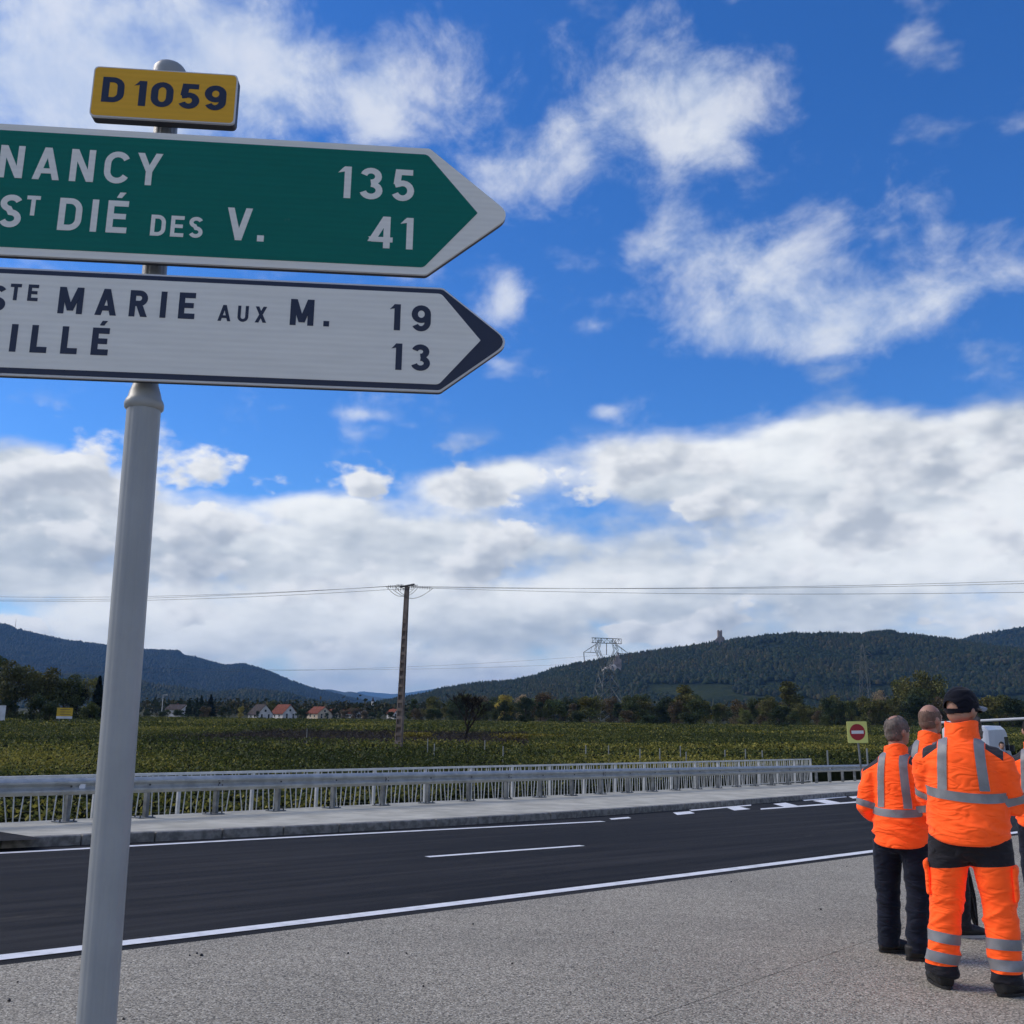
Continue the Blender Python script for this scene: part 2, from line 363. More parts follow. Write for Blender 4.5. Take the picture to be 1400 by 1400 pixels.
for px in [((833, 1119.4), (859, 1117.2), (863, 1119), (836, 1121)), ((920, 1111.2), (943, 1109.4), (950, 1112.2), (926, 1114.6)), ((993, 1104.4), (1010, 1103), (1026, 1106.4), (1004, 1108.4)),
           ((1057, 1099.3), (1074, 1097.6), (1093, 1102.3), (1073, 1103.6)), ((1111, 1095), (1127, 1093.2), (1149, 1097.4), (1130, 1098.8))]:
    quad('marking_block', px)
for px in [((942, 1107.6), (1027, 1100.3), (1027, 1101.7), (946, 1109)), ((1040, 1105.6), (1180, 1095.3), (1180, 1097), (1040, 1107.2)), ((1096, 1093.6), (1156, 1088.6), (1158, 1090), (1100, 1095.2)), ((1160, 1089.2), (1178, 1088), (1182, 1090.8), (1166, 1092))]:
    quad('marking_line', px)

# near pavement of exposed aggregate, split along its long joint
edge = lift(offset(near_line, -.30), .016); inner = lift(offset(near_line, -34), .016); n = len(edge)
q0, q1 = onroad(960, 1370), onroad(1194, 1286.4); jd = (q1 - q0); jd.z = 0; jd.normalize(); jn = Vector((-jd.y, jd.x, 0))
pave = empty('pavement', (0, 0, 0)); tag(pave, kind='structure')
near_tr = q0 + jn * 0
tp = []
for i in range(n):
    d = (inner[i] - edge[i]); den = d.dot(jn); k = (q0 - edge[i]).dot(jn) / den if abs(den) > 1e-6 else .2
    tp.append(max(.03, min(.6, k)))
mid_a = [edge[i].lerp(inner[i], max(tp[i] - .00010, .001)) for i in range(n)]; mid_b = [edge[i].lerp(inner[i], tp[i] + .00010) for i in range(n)]
def slab(A, B):
    mb = MB(); A = lift(A, .016); B = lift(B, .016); Al = [p - Vector((0, 0, .06)) for p in A]; Bl = [p - Vector((0, 0, .06)) for p in B]
    k = 6; rws = [[A[i].lerp(B[i], j / k) for i in range(n)] for j in range(k + 1)]
    for a, b in zip(rws[:-1], rws[1:]): strip(mb, b, a)
    strip(mb, A, Al); strip(mb, Bl, B)
    mb.build('slab', M['aggregate'], pave)
slab(edge, mid_a); slab(mid_b, inner)

# far kerb of single stones, and the concrete verge behind it
kerb = tag(empty('kerb', kerb_line[0]), kind='structure')
ks = resample(kerb_line, 1.0)
kst = {}
for i in range(len(ks) - 1):
    a, b = ks[i], ks[i + 1]; d = (b - a).normalized(); p = (a + b) / 2; nn = Vector((-d.y, d.x, 0)).normalized()
    if p.y < 2 or p.y > 60: continue
    if not kst:
        bm = bmesh.new(); bmesh.ops.create_cube(bm, size=1); bmesh.ops.scale(bm, vec=(.985, .16, .30), verts=bm.verts)
        bmesh.ops.bevel(bm, geom=bm.edges[:], offset=.012, segments=1, affect='EDGES'); me = bpy.data.meshes.new('kerb_stone'); bm.to_mesh(me); me.materials.append(M['kerb']); kst['m'] = me
    R = Matrix((d, nn, d.cross(nn))).transposed().to_4x4()
    R.translation = Vector((p.x, p.y, gz(p.x, p.y) + .13 - .15 + random.uniform(-.003, .003))) + nn * .09
    link_mesh('kerb_stone', kst['m'], kerb, R)
A = lift(offset(kerb_line, .172), .128); Bv = []
for p in A:
    s = (p - rail_P0).dot(rail_dir); Bv.append(railpt(s, .42, -.002))
keep = [i for i in range(len(A)) if A[i].y < 60 and (Bv[i] - A[i]).dot(rail_n) > .15]
A = [A[i] for i in keep]; Bv = [Bv[i] for i in keep]; C2 = [p - Vector((0, 0, .5)) for p in Bv]
mb = MB(); k = 5
for j in range(k): strip(mb, [A[i].lerp(Bv[i], (j + 1) / k) for i in range(len(A))], [A[i].lerp(Bv[i], j / k) for i in range(len(A))])
strip(mb, C2, Bv)
verge = tag(mb.build('verge', M['concrete']), kind='structure')
# asphalt wedge laid on the verge at its left end
w = [onroad(x, y, .134) for x, y in ((-140, 1131), (-60, 1131.5), (0, 1137), (36, 1142.5), (60, 1147.2), (0, 1149.6), (-140, 1155))]
MB().add(w, [tuple(range(len(w) - 1, -1, -1))]).build('asphalt_patch', M['asphalt'], verge)

# ------------------------------------------------------------ guardrail
gr = empty('guardrail', railpt(0), 0, 'long galvanised steel crash barrier with W shaped beam along the road', 'guardrail')
PITCHR = 1.345; SL = [-4 + i for i in range(0, 34)]
RH = .672; BHK = .84
def wprof():   # beam profile (out towards the road, height)
    pts = [(0, .31), (.012, .30), (.055, .275), (.08, .245), (.08, .215), (.03, .175), (.022, .155), (.03, .135), (.08, .095), (.08, .065), (.055, .035), (.012, .01), (0, 0)]
    return pts
def beam(s0, s1):
    mb = MB(); pr = wprof(); A = []
    for s in (s0, s1):
        for (o, h) in pr: A.append(railpt(s, -.10 - o, RH - .31 * BHK + h * BHK))
        for (o, h) in reversed(pr): A.append(railpt(s, -.097 - o, RH - .31 * BHK + h * BHK) + rail_n * .0)
    m = len(pr) * 2
    mb.add(A, [(j, m + j, m + (j + 1) % m, (j + 1) % m) for j in range(m)]); return mb
bolt_m = MB().tube([(0, 0, 0), (0, 0, .016)], .012, 6).mesh('splice_bolt', M['bolt'])
anch_m = MB().tube([(0, 0, 0), (0, 0, .034)], .014, 6).mesh('anchor_bolt', M['bolt'])
for i in range(0, 33, 3):
    s0 = (SL[0] + i) * PITCHR; o = beam(s0 - .0, s0 + 3 * PITCHR + .16).build('beam', M['galv'], gr, smooth=True)
    if i % 2: o.location += rail_n * .004
    for ds, h in ((.04, .205), (.12, .205), (.04, .115), (.12, .115), (.08, .155)):
        p = railpt(s0 + ds, -.158 if h in (.205, .115) else -.128, RH + (h - .31) * BHK); link_mesh('splice_bolt', bolt_m, gr, Matrix.Translation(p) @ Matrix.Rotation(math.atan2(rail_dir.y, rail_dir.x), 4, 'Z') @ Matrix.Rotation(math.pi / 2, 4, 'X'))
def post_mesh():
    mb = MB(); H = RH - .05   # C section
    mb.box((0, .0, H / 2), (.006, .10, H)); mb.box((.03, .047, H / 2), (.054, .006, H)); mb.box((.03, -.047, H / 2), (.054, .006, H))
    return mb.mesh('post', M['galvdark'])
pm = post_mesh(); plm = MB().box((0, 0, .008), (.30, .24, .016)).mesh('base_plate', M['galvdark'])
RZ = math.atan2(rail_dir.y, rail_dir.x)
for i in SL:
    s = i * PITCHR + .08; far = i > 20; p = railpt(s, -.02, -.35 if far else .002); 
    Mx = Matrix.Translation(p) @ Matrix.Rotation(RZ, 4, 'Z')
    if far: Mx = Mx @ Matrix.Diagonal((1, 1, 1.5, 1))
    link_mesh('post', pm, gr, Mx)
    if not far:
        Mx = Matrix.Translation(railpt(s, -.02, .001)) @ Matrix.Rotation(RZ, 4, 'Z')
        link_mesh('base_plate', plm, gr, Mx); [link_mesh('anchor_bolt', anch_m, gr, Mx @ Matrix.Translation((x_, y_, .0165))) for x_ in (-.11, .11) for y_ in (-.085, .085)]
    bp = railpt(s, -.128, RH - .155 * BHK)
    MB().tube([bp, bp - rail_n * .014], .016, 6).build('beam_bolt', M['bolt'], gr)
def delineator(s):
    O = railpt(s, -.14, RH - .19); poly = [(0, .0), (.085, -.005), (.085, .115), (.03, .105), (0, .065)]
    MB().prism([(x * 1.15, y) for x, y in poly], O, rail_dir, Vector((0, 0, 1)), 0, .012).build('delineator', M['reflector'], gr)
delineator(.20); delineator(21 * PITCHR + 2.5)

# ------------------------------------------------------------ bridge railing behind it
RO = .80
rl0 = rail_P0 + rail_n * RO
def railing_top(px, py): return onwall(px, py, rl0, RZ)
t0, t1 = railing_top(0, 1061.5), railing_top(1108, 1037.2)
rdir = (t1 - t0); RL = rdir.length; rdir /= RL
rr = empty('bridge_railing', railpt(-4, RO, -.3), 0, 'pale grey metal bridge railing with many irregularly tilted thin bars', 'railing')
RHT = .96; a0 = -6.5
def rp(s, h): return t0 + rdir * s + Vector((0, 0, h))
MB().prism([(-.03, -.05), (.03, -.05), (.03, 0), (-.03, 0)], rp(a0, 0), rail_n, Vector((0, 0, 1)), 0, 0)
def bar(s0, s1, h, w, t):
    mb = MB(); V = []
    for s in (s0, s1):
        for (x, z) in ((-w, -t), (w, -t), (w, t), (-w, t)): V.append(rp(s, h) + rail_n * x + Vector((0, 0, z)))
    return mb.add(V, [(0, 1, 5, 4), (1, 2, 6, 5), (2, 3, 7, 6), (3, 0, 4, 7), (3, 2, 1, 0), (4, 5, 6, 7)])
bar(a0, RL, -.022, .032, .022).build('top_rail', M['railpaint'], rr)
bar(a0, RL, -RHT + .09, .014, .016).build('bottom_rail', M['railpaint'], rr)
# posts stand where the photo shows them, evenly along the railing
NB = 20; bay = RL / NB
pmr = MB().box((0, 0, 0), (.06, .05, RHT + .3)).mesh('post', M['railpaint']); bmr = MB().tube([(0, 0, -.5), (0, 0, .5)], .0115, 6).mesh('baluster', M['railpaint'])
patt = [-.10, -.02, .06, -.02, -.11, -.01, .07, -.02, .055, .04, -.05]
bl = RHT - .09 - .05; cnt = 0
for k in range(-5, NB + 1):
    s = k * bay; pt = rp(s, -(RHT + .3) / 2 - .045)
    link_mesh('post', pmr, rr, Matrix.Translation(pt) @ Matrix.Rotation(RZ, 4, 'Z'))
    if k == NB: break
    for j in range(11):
        sb = s + .06 + (j + .5) * (bay - .12) / 11; tl = patt[(j + 3 * k) % 11] * 1.45 * bl + random.uniform(-.035, .035)
        a = rp(sb - tl / 2, -RHT + .10); b = rp(sb + tl / 2, -.042); d = (b - a); L = d.length
        R = d.to_track_quat('Z', 'X').to_matrix().to_4x4(); R.translation = (a + b) / 2
        link_mesh('baluster', bmr, rr, R @ Matrix.Diagonal((1, 1, L, 1))); cnt += 1
print('balusters', cnt)
# ------------------------------------------------------------ direction sign
SANG = math.radians(4.5); SP0 = atY(205, 530, 3.5)
SE = Vector((math.cos(SANG), math.sin(SANG), 0)); SN = Vector((math.sin(SANG), -math.cos(SANG), 0)); SZ = Vector((0, 0, 1))
def suv(x, y):
    p = onwall(x, y, SP0, SANG); return ((p - SP0).dot(SE), p.z - SP0.z)
def spt(u, v, n=0.0): return SP0 + SE * u + SZ * v + SN * n
def retro(base):
    def f(t, b):
        p = obj_co(t); sx = N(t, 'ShaderNodeSeparateXYZ'); t.links.new(p, sx.inputs[0])
        n = Noi(t, scaled(t, p, (1.2, 1.2, 9)), 4, 5); w = Mth(t, 'SINE', Mth(t, 'MULTIPLY', sx.outputs[2], 260))   # ribs of the extruded planks
        d = Mth(t, 'MULTIPLY_ADD', w, .022, Rng(t, n, .3, .7, .965, 1.02))
        spk = Rng(t, Noi(t, p, 9, 5, .7), .68, .8, 0, .12)
        t.links.new(MixC(t, spk, MixC(t, 1.0, (*base, 1), Vec(t, d, d, d), 'MULTIPLY'), (.3, .29, .27, 1)), b.inputs['Base Color'])
        bump(t, b, w, .10, .002)
    return f
M['sgreen'] = mat('sign_green', rough=.5, spec=.2, build=retro((.0005, .150, .112)))
M['swhite'] = mat('sign_white', rough=.5, spec=.3, build=retro((.80, .79, .72)))
M['snavy'] = mat('sign_navy', (.010, .017, .045), .4)
M['syellow'] = mat('sign_yellow', rough=.5, spec=.25, build=retro((.74, .40, .03)))
M['spale'] = mat('sign_edge', (.62, .63, .64), .45)
M['sdark'] = mat('sign_back_frame', (.05, .055, .065), .5, .2)
M['polep'] = mat('pole_paint', rough=.38, build=vary((.30, .32, .325), (.345, .365, .37), 3, bumpk=.03, bscale=90, co=world_co))

def rounded(poly, rad):
    out = []
    for i, p in enumerate(poly):
        p = Vector(p); a = Vector(poly[i - 1]); b = Vector(poly[(i + 1) % len(poly)]); r = rad[i] if isinstance(rad, (list, tuple)) else rad
        if r <= 0: out.append(tuple(p)); continue
        da = (a - p).normalized(); db = (b - p).normalized(); ang = da.angle(db); L = r / math.tan(ang / 2)
        q0 = p + da * L; q1 = p + db * L
        for k in range(7):
            s = k / 6; out.append(tuple(q0 * (1 - s) ** 2 + p * (2 * s * (1 - s)) + q1 * s * s))
    return out
LEFT = -1.32
def arrow_poly(top, tip, bot, left):
    a, b, c = suv(*top), suv(*tip), suv(*bot); vt, vb = a[1], c[1]; um = (a[0] + c[0]) / 2
    return [(left, vb), (um, vb), (b[0], (vt + vb) / 2), (um, vt), (left, vt)]
def panel(poly, t0, t1, m, name, parent):
    return MB().prism([(x, y) for x, y in poly], SP0, SE, SZ, t0, t1).build(name, m, parent)
def shape(poly, n):  # thin sheet lying n in front of the panel face
    return MB().prism(poly, SP0, SE, SZ, n - .0012, n)
base_p = atY(137, 1390, 3.5)
pole_off = SN * -.105
sign_root_xy = spt(-.03, 0) + pole_off; groundz = gz(sign_root_xy.x, sign_root_xy.y) + .016
SR = empty('direction_sign', (sign_root_xy.x + .06, sign_root_xy.y, groundz), 0, 'tall direction sign with green and white arrow panels under a yellow D1059 plate', 'road sign')
# pole leans a little, as in the photo
ptop = atY(232.5, 97, 3.62); pbase = atY(132.5, 1390, 3.60)
pd = (ptop - pbase).normalized()
def pole_at(z): return pbase + pd * ((z - pbase.z) / pd.z)
def fluted(z0, z1, r0, r1, nfl=12, depth=.022, m='polep', name='post_shaft'):
    mb = MB(); n = nfl * 8; V = []; zs = [z0 + (z1 - z0) * k / 4 for k in range(5)]
    for z in zs:
        r = r0 + (r1 - r0) * (z - z0) / (z1 - z0)
        for j in range(n):
            th = 2 * math.pi * j / n; rr_ = r * (1 - depth * max(0, math.sin(th * nfl)) ** 2); c = pole_at(z); V.append(c + Vector((rr_ * math.cos(th), rr_ * math.sin(th), 0)))
    Fc = [(i * n + j, i * n + (j + 1) % n, (i + 1) * n + (j + 1) % n, (i + 1) * n + j) for i in range(4) for j in range(n)]
    mb.add(V, Fc + [tuple(range(n - 1, -1, -1)), tuple(4 * n + j for j in range(n))]); return mb.build(name, M[m], SR, smooth=True)
zc = atY(201, 545, 3.5).z
PR = .066
fluted(groundz, zc, PR * 1.0, PR * .97)
fluted(zc, ptop.z - .01, PR * .72, PR * .72, 10, .05, name='upper_shaft')
mb = MB(); zz = [(-.012, PR * 1.0), (-.004, PR * 1.12), (.012, PR * 1.14), (.026, PR * 1.08), (.035, PR * .98), (.06, PR * .90), (.085, PR * .78), (.095, PR * .74)]
mb.tube([pole_at(zc + z) for z, r in zz], [r for z, r in zz], 40); mb.build('collar', M['polep'], SR, smooth=True)
mb = MB(); zz = [(-.05, PR * .86), (-.045, PR * 1.0), (-.02, PR * 1.04), (.0, PR * 1.02), (.012, PR * .9), (.022, PR * .55), (.025, PR * .1)]
mb.tube([pole_at(ptop.z + z) for z, r in zz], [r for z, r in zz], 40); mb.build('cap', M['polep'], SR, smooth=True)
mb = MB(); c = pole_at(groundz); mb.tube([c, c + SZ * .02, c + SZ * .021], [.14, .14, .10], 24); mb.build('base_flange', M['polep'], SR)

def sign_panel(name, label, outer_poly, layers, thick=.032):
    o = panel(outer_poly, -.012, 0, M['spale'], name, SR); o['label'] = label
    sh = [(u, v) for u, v in outer_poly]
    panel(sh, -thick, -.0135, M['sdark'], 'panel_frame', o)
    for nm, poly, m, n in layers: shape(poly, n).build(nm, M[m], o)
    # clamps that hold the panel to the post
    vs = [p[1] for p in outer_poly]
    for v in (min(vs) + .09, max(vs) - .09):
        c = pole_at(spt(0, v).z); MB().box(c + SN * .052, (.16, .02, .035), Matrix((SE, -SN, SZ)).transposed()).build('clamp', M['galvdark'], o)
    return o
# green panel
go = rounded(arrow_poly((587, 203.5), (700, 290), (583, 376), LEFT), [.03, .03, .055, .03, .03])
gi = rounded(arrow_poly((583, 211.8), (653, 291.5), (580.5, 366), LEFT + .03), [.02, .03, .004, .03, .02])
SG = sign_panel('direction_panel', 'green arrow panel with white lettering NANCY and ST DIÉ DES V.', go, [('border', go, 'swhite', .0014), ('field', gi, 'sgreen', .0030)])
wo = rounded(arrow_poly((605, 393.7), (699, 465), (602, 536), LEFT), [.03, .03, .05, .03, .03])
wn = rounded(arrow_poly((604.5, 396), (696, 465), (602, 533.5), LEFT + .006), [.03, .03, .05, .03, .03])
wi = rounded(arrow_poly((602.5, 402), (657, 466), (600.5, 526), LEFT + .03), [.02, .03, .004, .03, .02])
SW = sign_panel('direction_panel', 'white arrow panel with navy border and lettering MARIE AUX M. and VILLÉ', wo, [('border', wn, 'snavy', .0014), ('field', wi, 'swhite', .0030)])
c4 = [suv(127, 88), suv(324, 104.5), suv(321.5, 171.5), suv(124.5, 157)]
u0, u1 = (c4[0][0] + c4[3][0]) / 2, (c4[1][0] + c4[2][0]) / 2; v1, v0 = (c4[0][1] + c4[1][1]) / 2, (c4[2][1] + c4[3][1]) / 2
yo = rounded([(u0, v0), (u1, v0), (u1, v1), (u0, v1)], .022); yi = rounded([(u0 + .005, v0 + .005), (u1 - .005, v0 + .005), (u1 - .005, v1 - .005), (u0 + .005, v1 - .005)], .02)
SY = sign_panel('road_number_panel', 'small yellow road number panel reading D1059 on top', yo, [('field', yi, 'syellow', .0014)], thick=.05)

# --- lettering: every letter is cut out as strokes
def stroke(path, w, closed=False):
    P = [Vector(p) for p in path]; n = len(P); L = []; Rr = []
    for i in range(n):
        a = P[i - 1] if (i > 0 or closed) else None; b = P[(i + 1) % n] if (i < n - 1 or closed) else None
        d1 = (P[i] - a).normalized() if a is not None else (b - P[i]).normalized(); d2 = (b - P[i]).normalized() if b is not None else d1
        nv = Vector((-d1.y - d2.y, d1.x + d2.x)); nv.normalize(); k = 1 / max(.4, nv.dot(Vector((-d1.y, d1.x))))
        L.append(P[i] + nv * (w / 2 * k)); Rr.append(P[i] - nv * (w / 2 * k))
    m = n if closed else n - 1
    return [[tuple(Rr[i]), tuple(Rr[(i + 1) % n]), tuple(L[(i + 1) % n]), tuple(L[i])] for i in range(m)]
def arc(cx, cy, rx, ry, a0, a1, n=14):
    return [(cx + rx * math.cos(math.radians(a0 + (a1 - a0) * i / n)), cy + ry * math.sin(math.radians(a0 + (a1 - a0) * i / n))) for i in range(n + 1)]
def para(x0, x1, x2, x3, y0=0, y1=1): return [[(x0, y0), (x1, y0), (x3, y1), (x2, y1)]]   # bottom x0-x1, top x2-x3
def glyph(ch, w=.175):
    h = w / 2
    if ch == 'I': return w, [stroke([(h, 0), (h, 1)], w)]
    if ch == '.': return w, [[[(0, 0), (w, 0), (w, w), (0, w)]]]
    if ch == 'L': return .55, [stroke([(h, 1), (h, h), (.55, h)], w)]
    if ch in 'EÉ':
        g = [stroke([(.57, 1 - h), (h, 1 - h), (h, h), (.57, h)], w), stroke([(w, .51), (.52, .51)], w * .95)]
        if ch == 'É': g.append([[(.22, 1.09), (.36, 1.09), (.47, 1.26), (.30, 1.26)]])
        return .57, g
    if ch == 'T': return .6, [stroke([(0, 1 - h), (.6, 1 - h)], w), stroke([(.3, 0), (.3, 1 - w)], w)]
    if ch == 'N': return .66, [stroke([(h, 0), (h, 1)], w), stroke([(.66 - h, 0), (.66 - h, 1)], w), para(.66 - w * 1.08, .66, 0, w * 1.08)]
    if ch == 'M': return .84, [stroke([(h, 0), (h, 1)], w), stroke([(.84 - h, 0), (.84 - h, 1)], w), para(.42 - w * .5, .42 + w * .5, 0, w * 1.1, .12), para(.42 - w * .5, .42 + w * .5, .84 - w * 1.1, .84, .12)]
    if ch == 'A': return .74, [para(0, w * 1.05, .37 - w * .55, .37 + w * .5), para(.74 - w * 1.05, .74, .37 - w * .5, .37 + w * .55), stroke([(.17, .27), (.57, .27)], w * .9)]
    if ch == 'V': return .70, [para(.35 - w * .5, .35 + w * .55, 0, w * 1.05), para(.35 - w * .55, .35 + w * .5, .70 - w * 1.05, .70)]
    if ch == 'X': return .66, [para(0, w * 1.15, .66 - w * 1.15, .66), para(.66 - w * 1.15, .66, 0, w * 1.15)]
    if ch == 'Y': return .70, [stroke([(.35, 0), (.35, .46)], w), para(.35 - h, .35 + h, 0, w * 1.08, .42), para(.35 - h, .35 + h, .70 - w * 1.08, .70, .42)]
    if ch == 'C': return .62, [stroke(arc(.36, .5 + .12, .36 - h, .38 - h, 28, 180, 12) + arc(.36, .38, .36 - h, .38 - h, 180, 332, 12), w)]
    if ch == 'S': return .60, [stroke(arc(.30, .735, .30 - h, .265 - h, 22, 270, 16)[:-1] + arc(.30, .265 + .005, .30 - h, .275 - h, 90, -158, 16), w)]
    if ch == 'D': return .64, [stroke([(h, h), (.30, h)] + arc(.30, .36, .34 - h, .36 - h, -90, 0, 8)[1:] + arc(.30, .64, .34 - h, .36 - h, 0, 90, 8) + [(h, 1 - h)], w, True)]
    if ch == 'U': return .62, [stroke([(h, 1), (h, .31)] + arc(.31, .31, .31 - h, .31 - h, 180, 360, 12)[1:] + [(.62 - h, 1)], w)]
    if ch == 'R': return .64, [stroke([(h, 0), (h, 1 - h), (.33, 1 - h)] + arc(.33, .70, .29 - h, .30 - h, 90, -90, 10)[1:] + [(w, .40 + h)], w), para(.64 - w * 1.15, .64, .24, .24 + w * 1.1, 0, .42)]
    if ch == '0': return .62, [stroke(arc(.31, .63, .31 - h, .37 - h, 0, 180, 12) + arc(.31, .37, .31 - h, .37 - h, 180, 360, 12), w, True)]
    if ch == '1': return .34, [stroke([(.34 - h, 0), (.34 - h, 1)], w), para(.0, .34 - w, .34 - w * 1.0, .34 - w * .0, .74, 1)[0:0] or [[(0, .80), (.34 - w, .84), (.34 - w, 1), (.10, .93)]]]
    if ch == '3': return .60, [stroke(arc(.29, .725, .28 - h, .275 - h, 165, -90, 14), w), stroke(arc(.30, .285, .30 - h, .285 - h, 90, -165, 14), w)]
    if ch == '4': return .66, [stroke([(.50, 0), (.50, 1)], w), [[(.0, .20), (.20, .20), (.50, .82), (.50, 1.0), (.39, 1.0)]], [[(0.10, .19), (.66, .19), (.66, .345), (.02, .345)]]]
    if ch == '5': return .60, [stroke([(.56, 1 - h), (.10 + h, 1 - h), (.06 + h, .52)], w), stroke([(.06 + h * .4, .50)] + arc(.30, .325, .30 - h, .325 - h, 120, -155, 16), w)]
    if ch == '9': return .61, [stroke(arc(.305, .66, .305 - h, .34 - h, 0, 360, 20)[:-1], w, True), stroke([(.61 - h, .66), (.61 - h, .40)] + arc(.305, .36, .305 - h, .36 - h, 0, -150, 14), w)]
    raise KeyError(ch)
def letters(text, bl, br, top, m, parent, w=.175, xs_=1.0, face=.0030, pre='', gap_add=0.0, scale_h=None, pre_gap=None):
    """bl, br: photo pixels of the left and right ends of the baseline; top: a pixel at cap height over bl"""
    a, b = suv(*bl), suv(*br); H = scale_h or (suv(*top)[1] - a[1]); G = [(g_[0] * xs_, [[[(x_ * xs_, y_) for x_, y_ in q_] for q_ in k_] for k_ in g_[1]]) for g_ in (glyph(c, w) for c in text)]; W = sum(g[0] for g in G) * H
    tr = ((b[0] - a[0]) - W) / max(1, len(text) - 1); xs = []; u = a[0]
    for g in G: xs.append(u); u += g[0] * H + tr
    items = list(zip(text, G, xs)); u = a[0]
    for c in reversed(pre):
        g = glyph(c, w); u -= tr + g[0] * H; items.append((c, g, u))
    for c, (gw, strokes), x in items:
        base = a[1] + (b[1] - a[1]) * (x - a[0]) / (b[0] - a[0]) if abs(b[0] - a[0]) > 1e-6 else a[1]
        base = (a[1] + b[1]) / 2
        mb = MB()
        for k, polys in enumerate(strokes):
            for q in polys: mb.prism([(x + px * H, base + py * H) for px, py in q], SP0, SE, SZ, face + .0002, face + .0012 + .0003 * k)
        mb.build('letter', M[m], parent)
    return H
letters('ANCY', (43.7, 245), (219.5, 255), (61, 202), 'swhite', SG, pre='N', scale_h=None)
letters('DIÉ', (78, 314.5), (172.5, 320), (82, 270.5), 'swhite', SG)
letters('T', (35, 294.5), (52.5, 296), (36, 267.5), 'swhite', SG, w=.19)
letters('S', (-3, 310.5), (24, 311.5), (0, 266), 'swhite', SG)
letters('DES', (205, 322.5), (276.5, 326), (206, 294), 'swhite', SG)
letters('V', (308.5, 328), (341, 330), (312, 284), 'swhite', SG); letters('.', (351.3, 330.5), (360, 331), (351, 287), 'swhite', SG, w=.19)
letters('135', (461, 270), (565.5, 277), (463, 227), 'swhite', SG, xs_=1.1); letters('41', (502, 338), (564, 342.5), (504, 295), 'swhite', SG, xs_=1.1)
letters('MARIE', (78.7, 428), (265.5, 437.5), (82, 392), 'snavy', SW, w=.205)
letters('TE', (13, 410.5), (51.5, 412.5), (13, 388), 'snavy', SW, w=.20); letters('S', (-17, 425), (6, 426), (-17, 390), 'snavy', SW, w=.2)
letters('AUX', (297.5, 438.8), (364, 442), (299, 417), 'snavy', SW, w=.18)
letters('M', (396, 444.5), (433, 446.5), (397, 409), 'snavy', SW, w=.215); letters('.', (442, 446.5), (449.5, 447), (442, 410), 'snavy', SW, w=.20)
letters('19', (532, 451.5), (588.5, 454), (533, 416), 'snavy', SW, w=.195, xs_=1.14); letters('13', (534, 505.5), (587.5, 508), (535, 469.5), 'snavy', SW, w=.195, xs_=1.14)
letters('ILLÉ', (12.5, 480.5), (147, 487), (17, 443), 'snavy', SW, w=.215, pre='V')
letters('D', (138, 139), (164.5, 141), (140, 105), 'snavy', SY, w=.20, xs_=1.2, face=.0014); letters('1059', (181.5, 143.5), (308, 153), (183, 109.5), 'snavy', SY, w=.20, face=.0014, xs_=1.26)
# ------------------------------------------------------------ hills (skylines from the photo, each at its own distance)
def leafmat(name, spec=.2, transl=.0, use_obj=False):
    m = bpy.data.materials.new(name); m.use_nodes = True; t = m.node_tree; b = t.nodes['Principled BSDF']
    b.inputs['Roughness'].default_value = .7; b.inputs['Specular IOR Level'].default_value = spec
    at = N(t, 'ShaderNodeAttribute', attribute_name='Col'); c = at.outputs['Color']
    if use_obj:
        oi = N(t, 'ShaderNodeObjectInfo'); c = MixC(t, 1.0, c, oi.outputs['Color'], 'MULTIPLY')
    t.links.new(c, b.inputs['Base Color'])
    if transl:
        tr = N(t, 'ShaderNodeBsdfTranslucent'); t.links.new(c, tr.inputs[0]); mx = N(t, 'ShaderNodeMixShader'); mx.inputs[0].default_value = transl
        t.links.new(b.outputs[0], mx.inputs[1]); t.links.new(tr.outputs[0], mx.inputs[2]); t.links.new(mx.outputs[0], t.nodes['Material Output'].inputs[0])
    return m
def hillmat(name, c1, c2, c3, sc_):
    def f(t, b):
        p = world_co(t); n = Noi(t, p, sc_, 7, .6); q = Noi(t, p, sc_ * 9, 5, .7)
        c = MixC(t, Rng(t, n, .38, .62), (*c1, 1), (*c2, 1)); c = MixC(t, Rng(t, q, .5, .72, 0, .75), c, (*c3, 1))
        t.links.new(c, b.inputs['Base Color']); bump(t, b, q, 1.0, 14)
    return mat(name, rough=.95, build=f, spec=.05)
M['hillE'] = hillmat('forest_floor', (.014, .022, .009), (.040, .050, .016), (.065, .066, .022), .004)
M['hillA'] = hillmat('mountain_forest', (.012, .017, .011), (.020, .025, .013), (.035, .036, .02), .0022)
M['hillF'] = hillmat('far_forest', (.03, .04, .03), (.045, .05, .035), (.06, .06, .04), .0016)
M['forest'] = leafmat('forest_trees', .1)
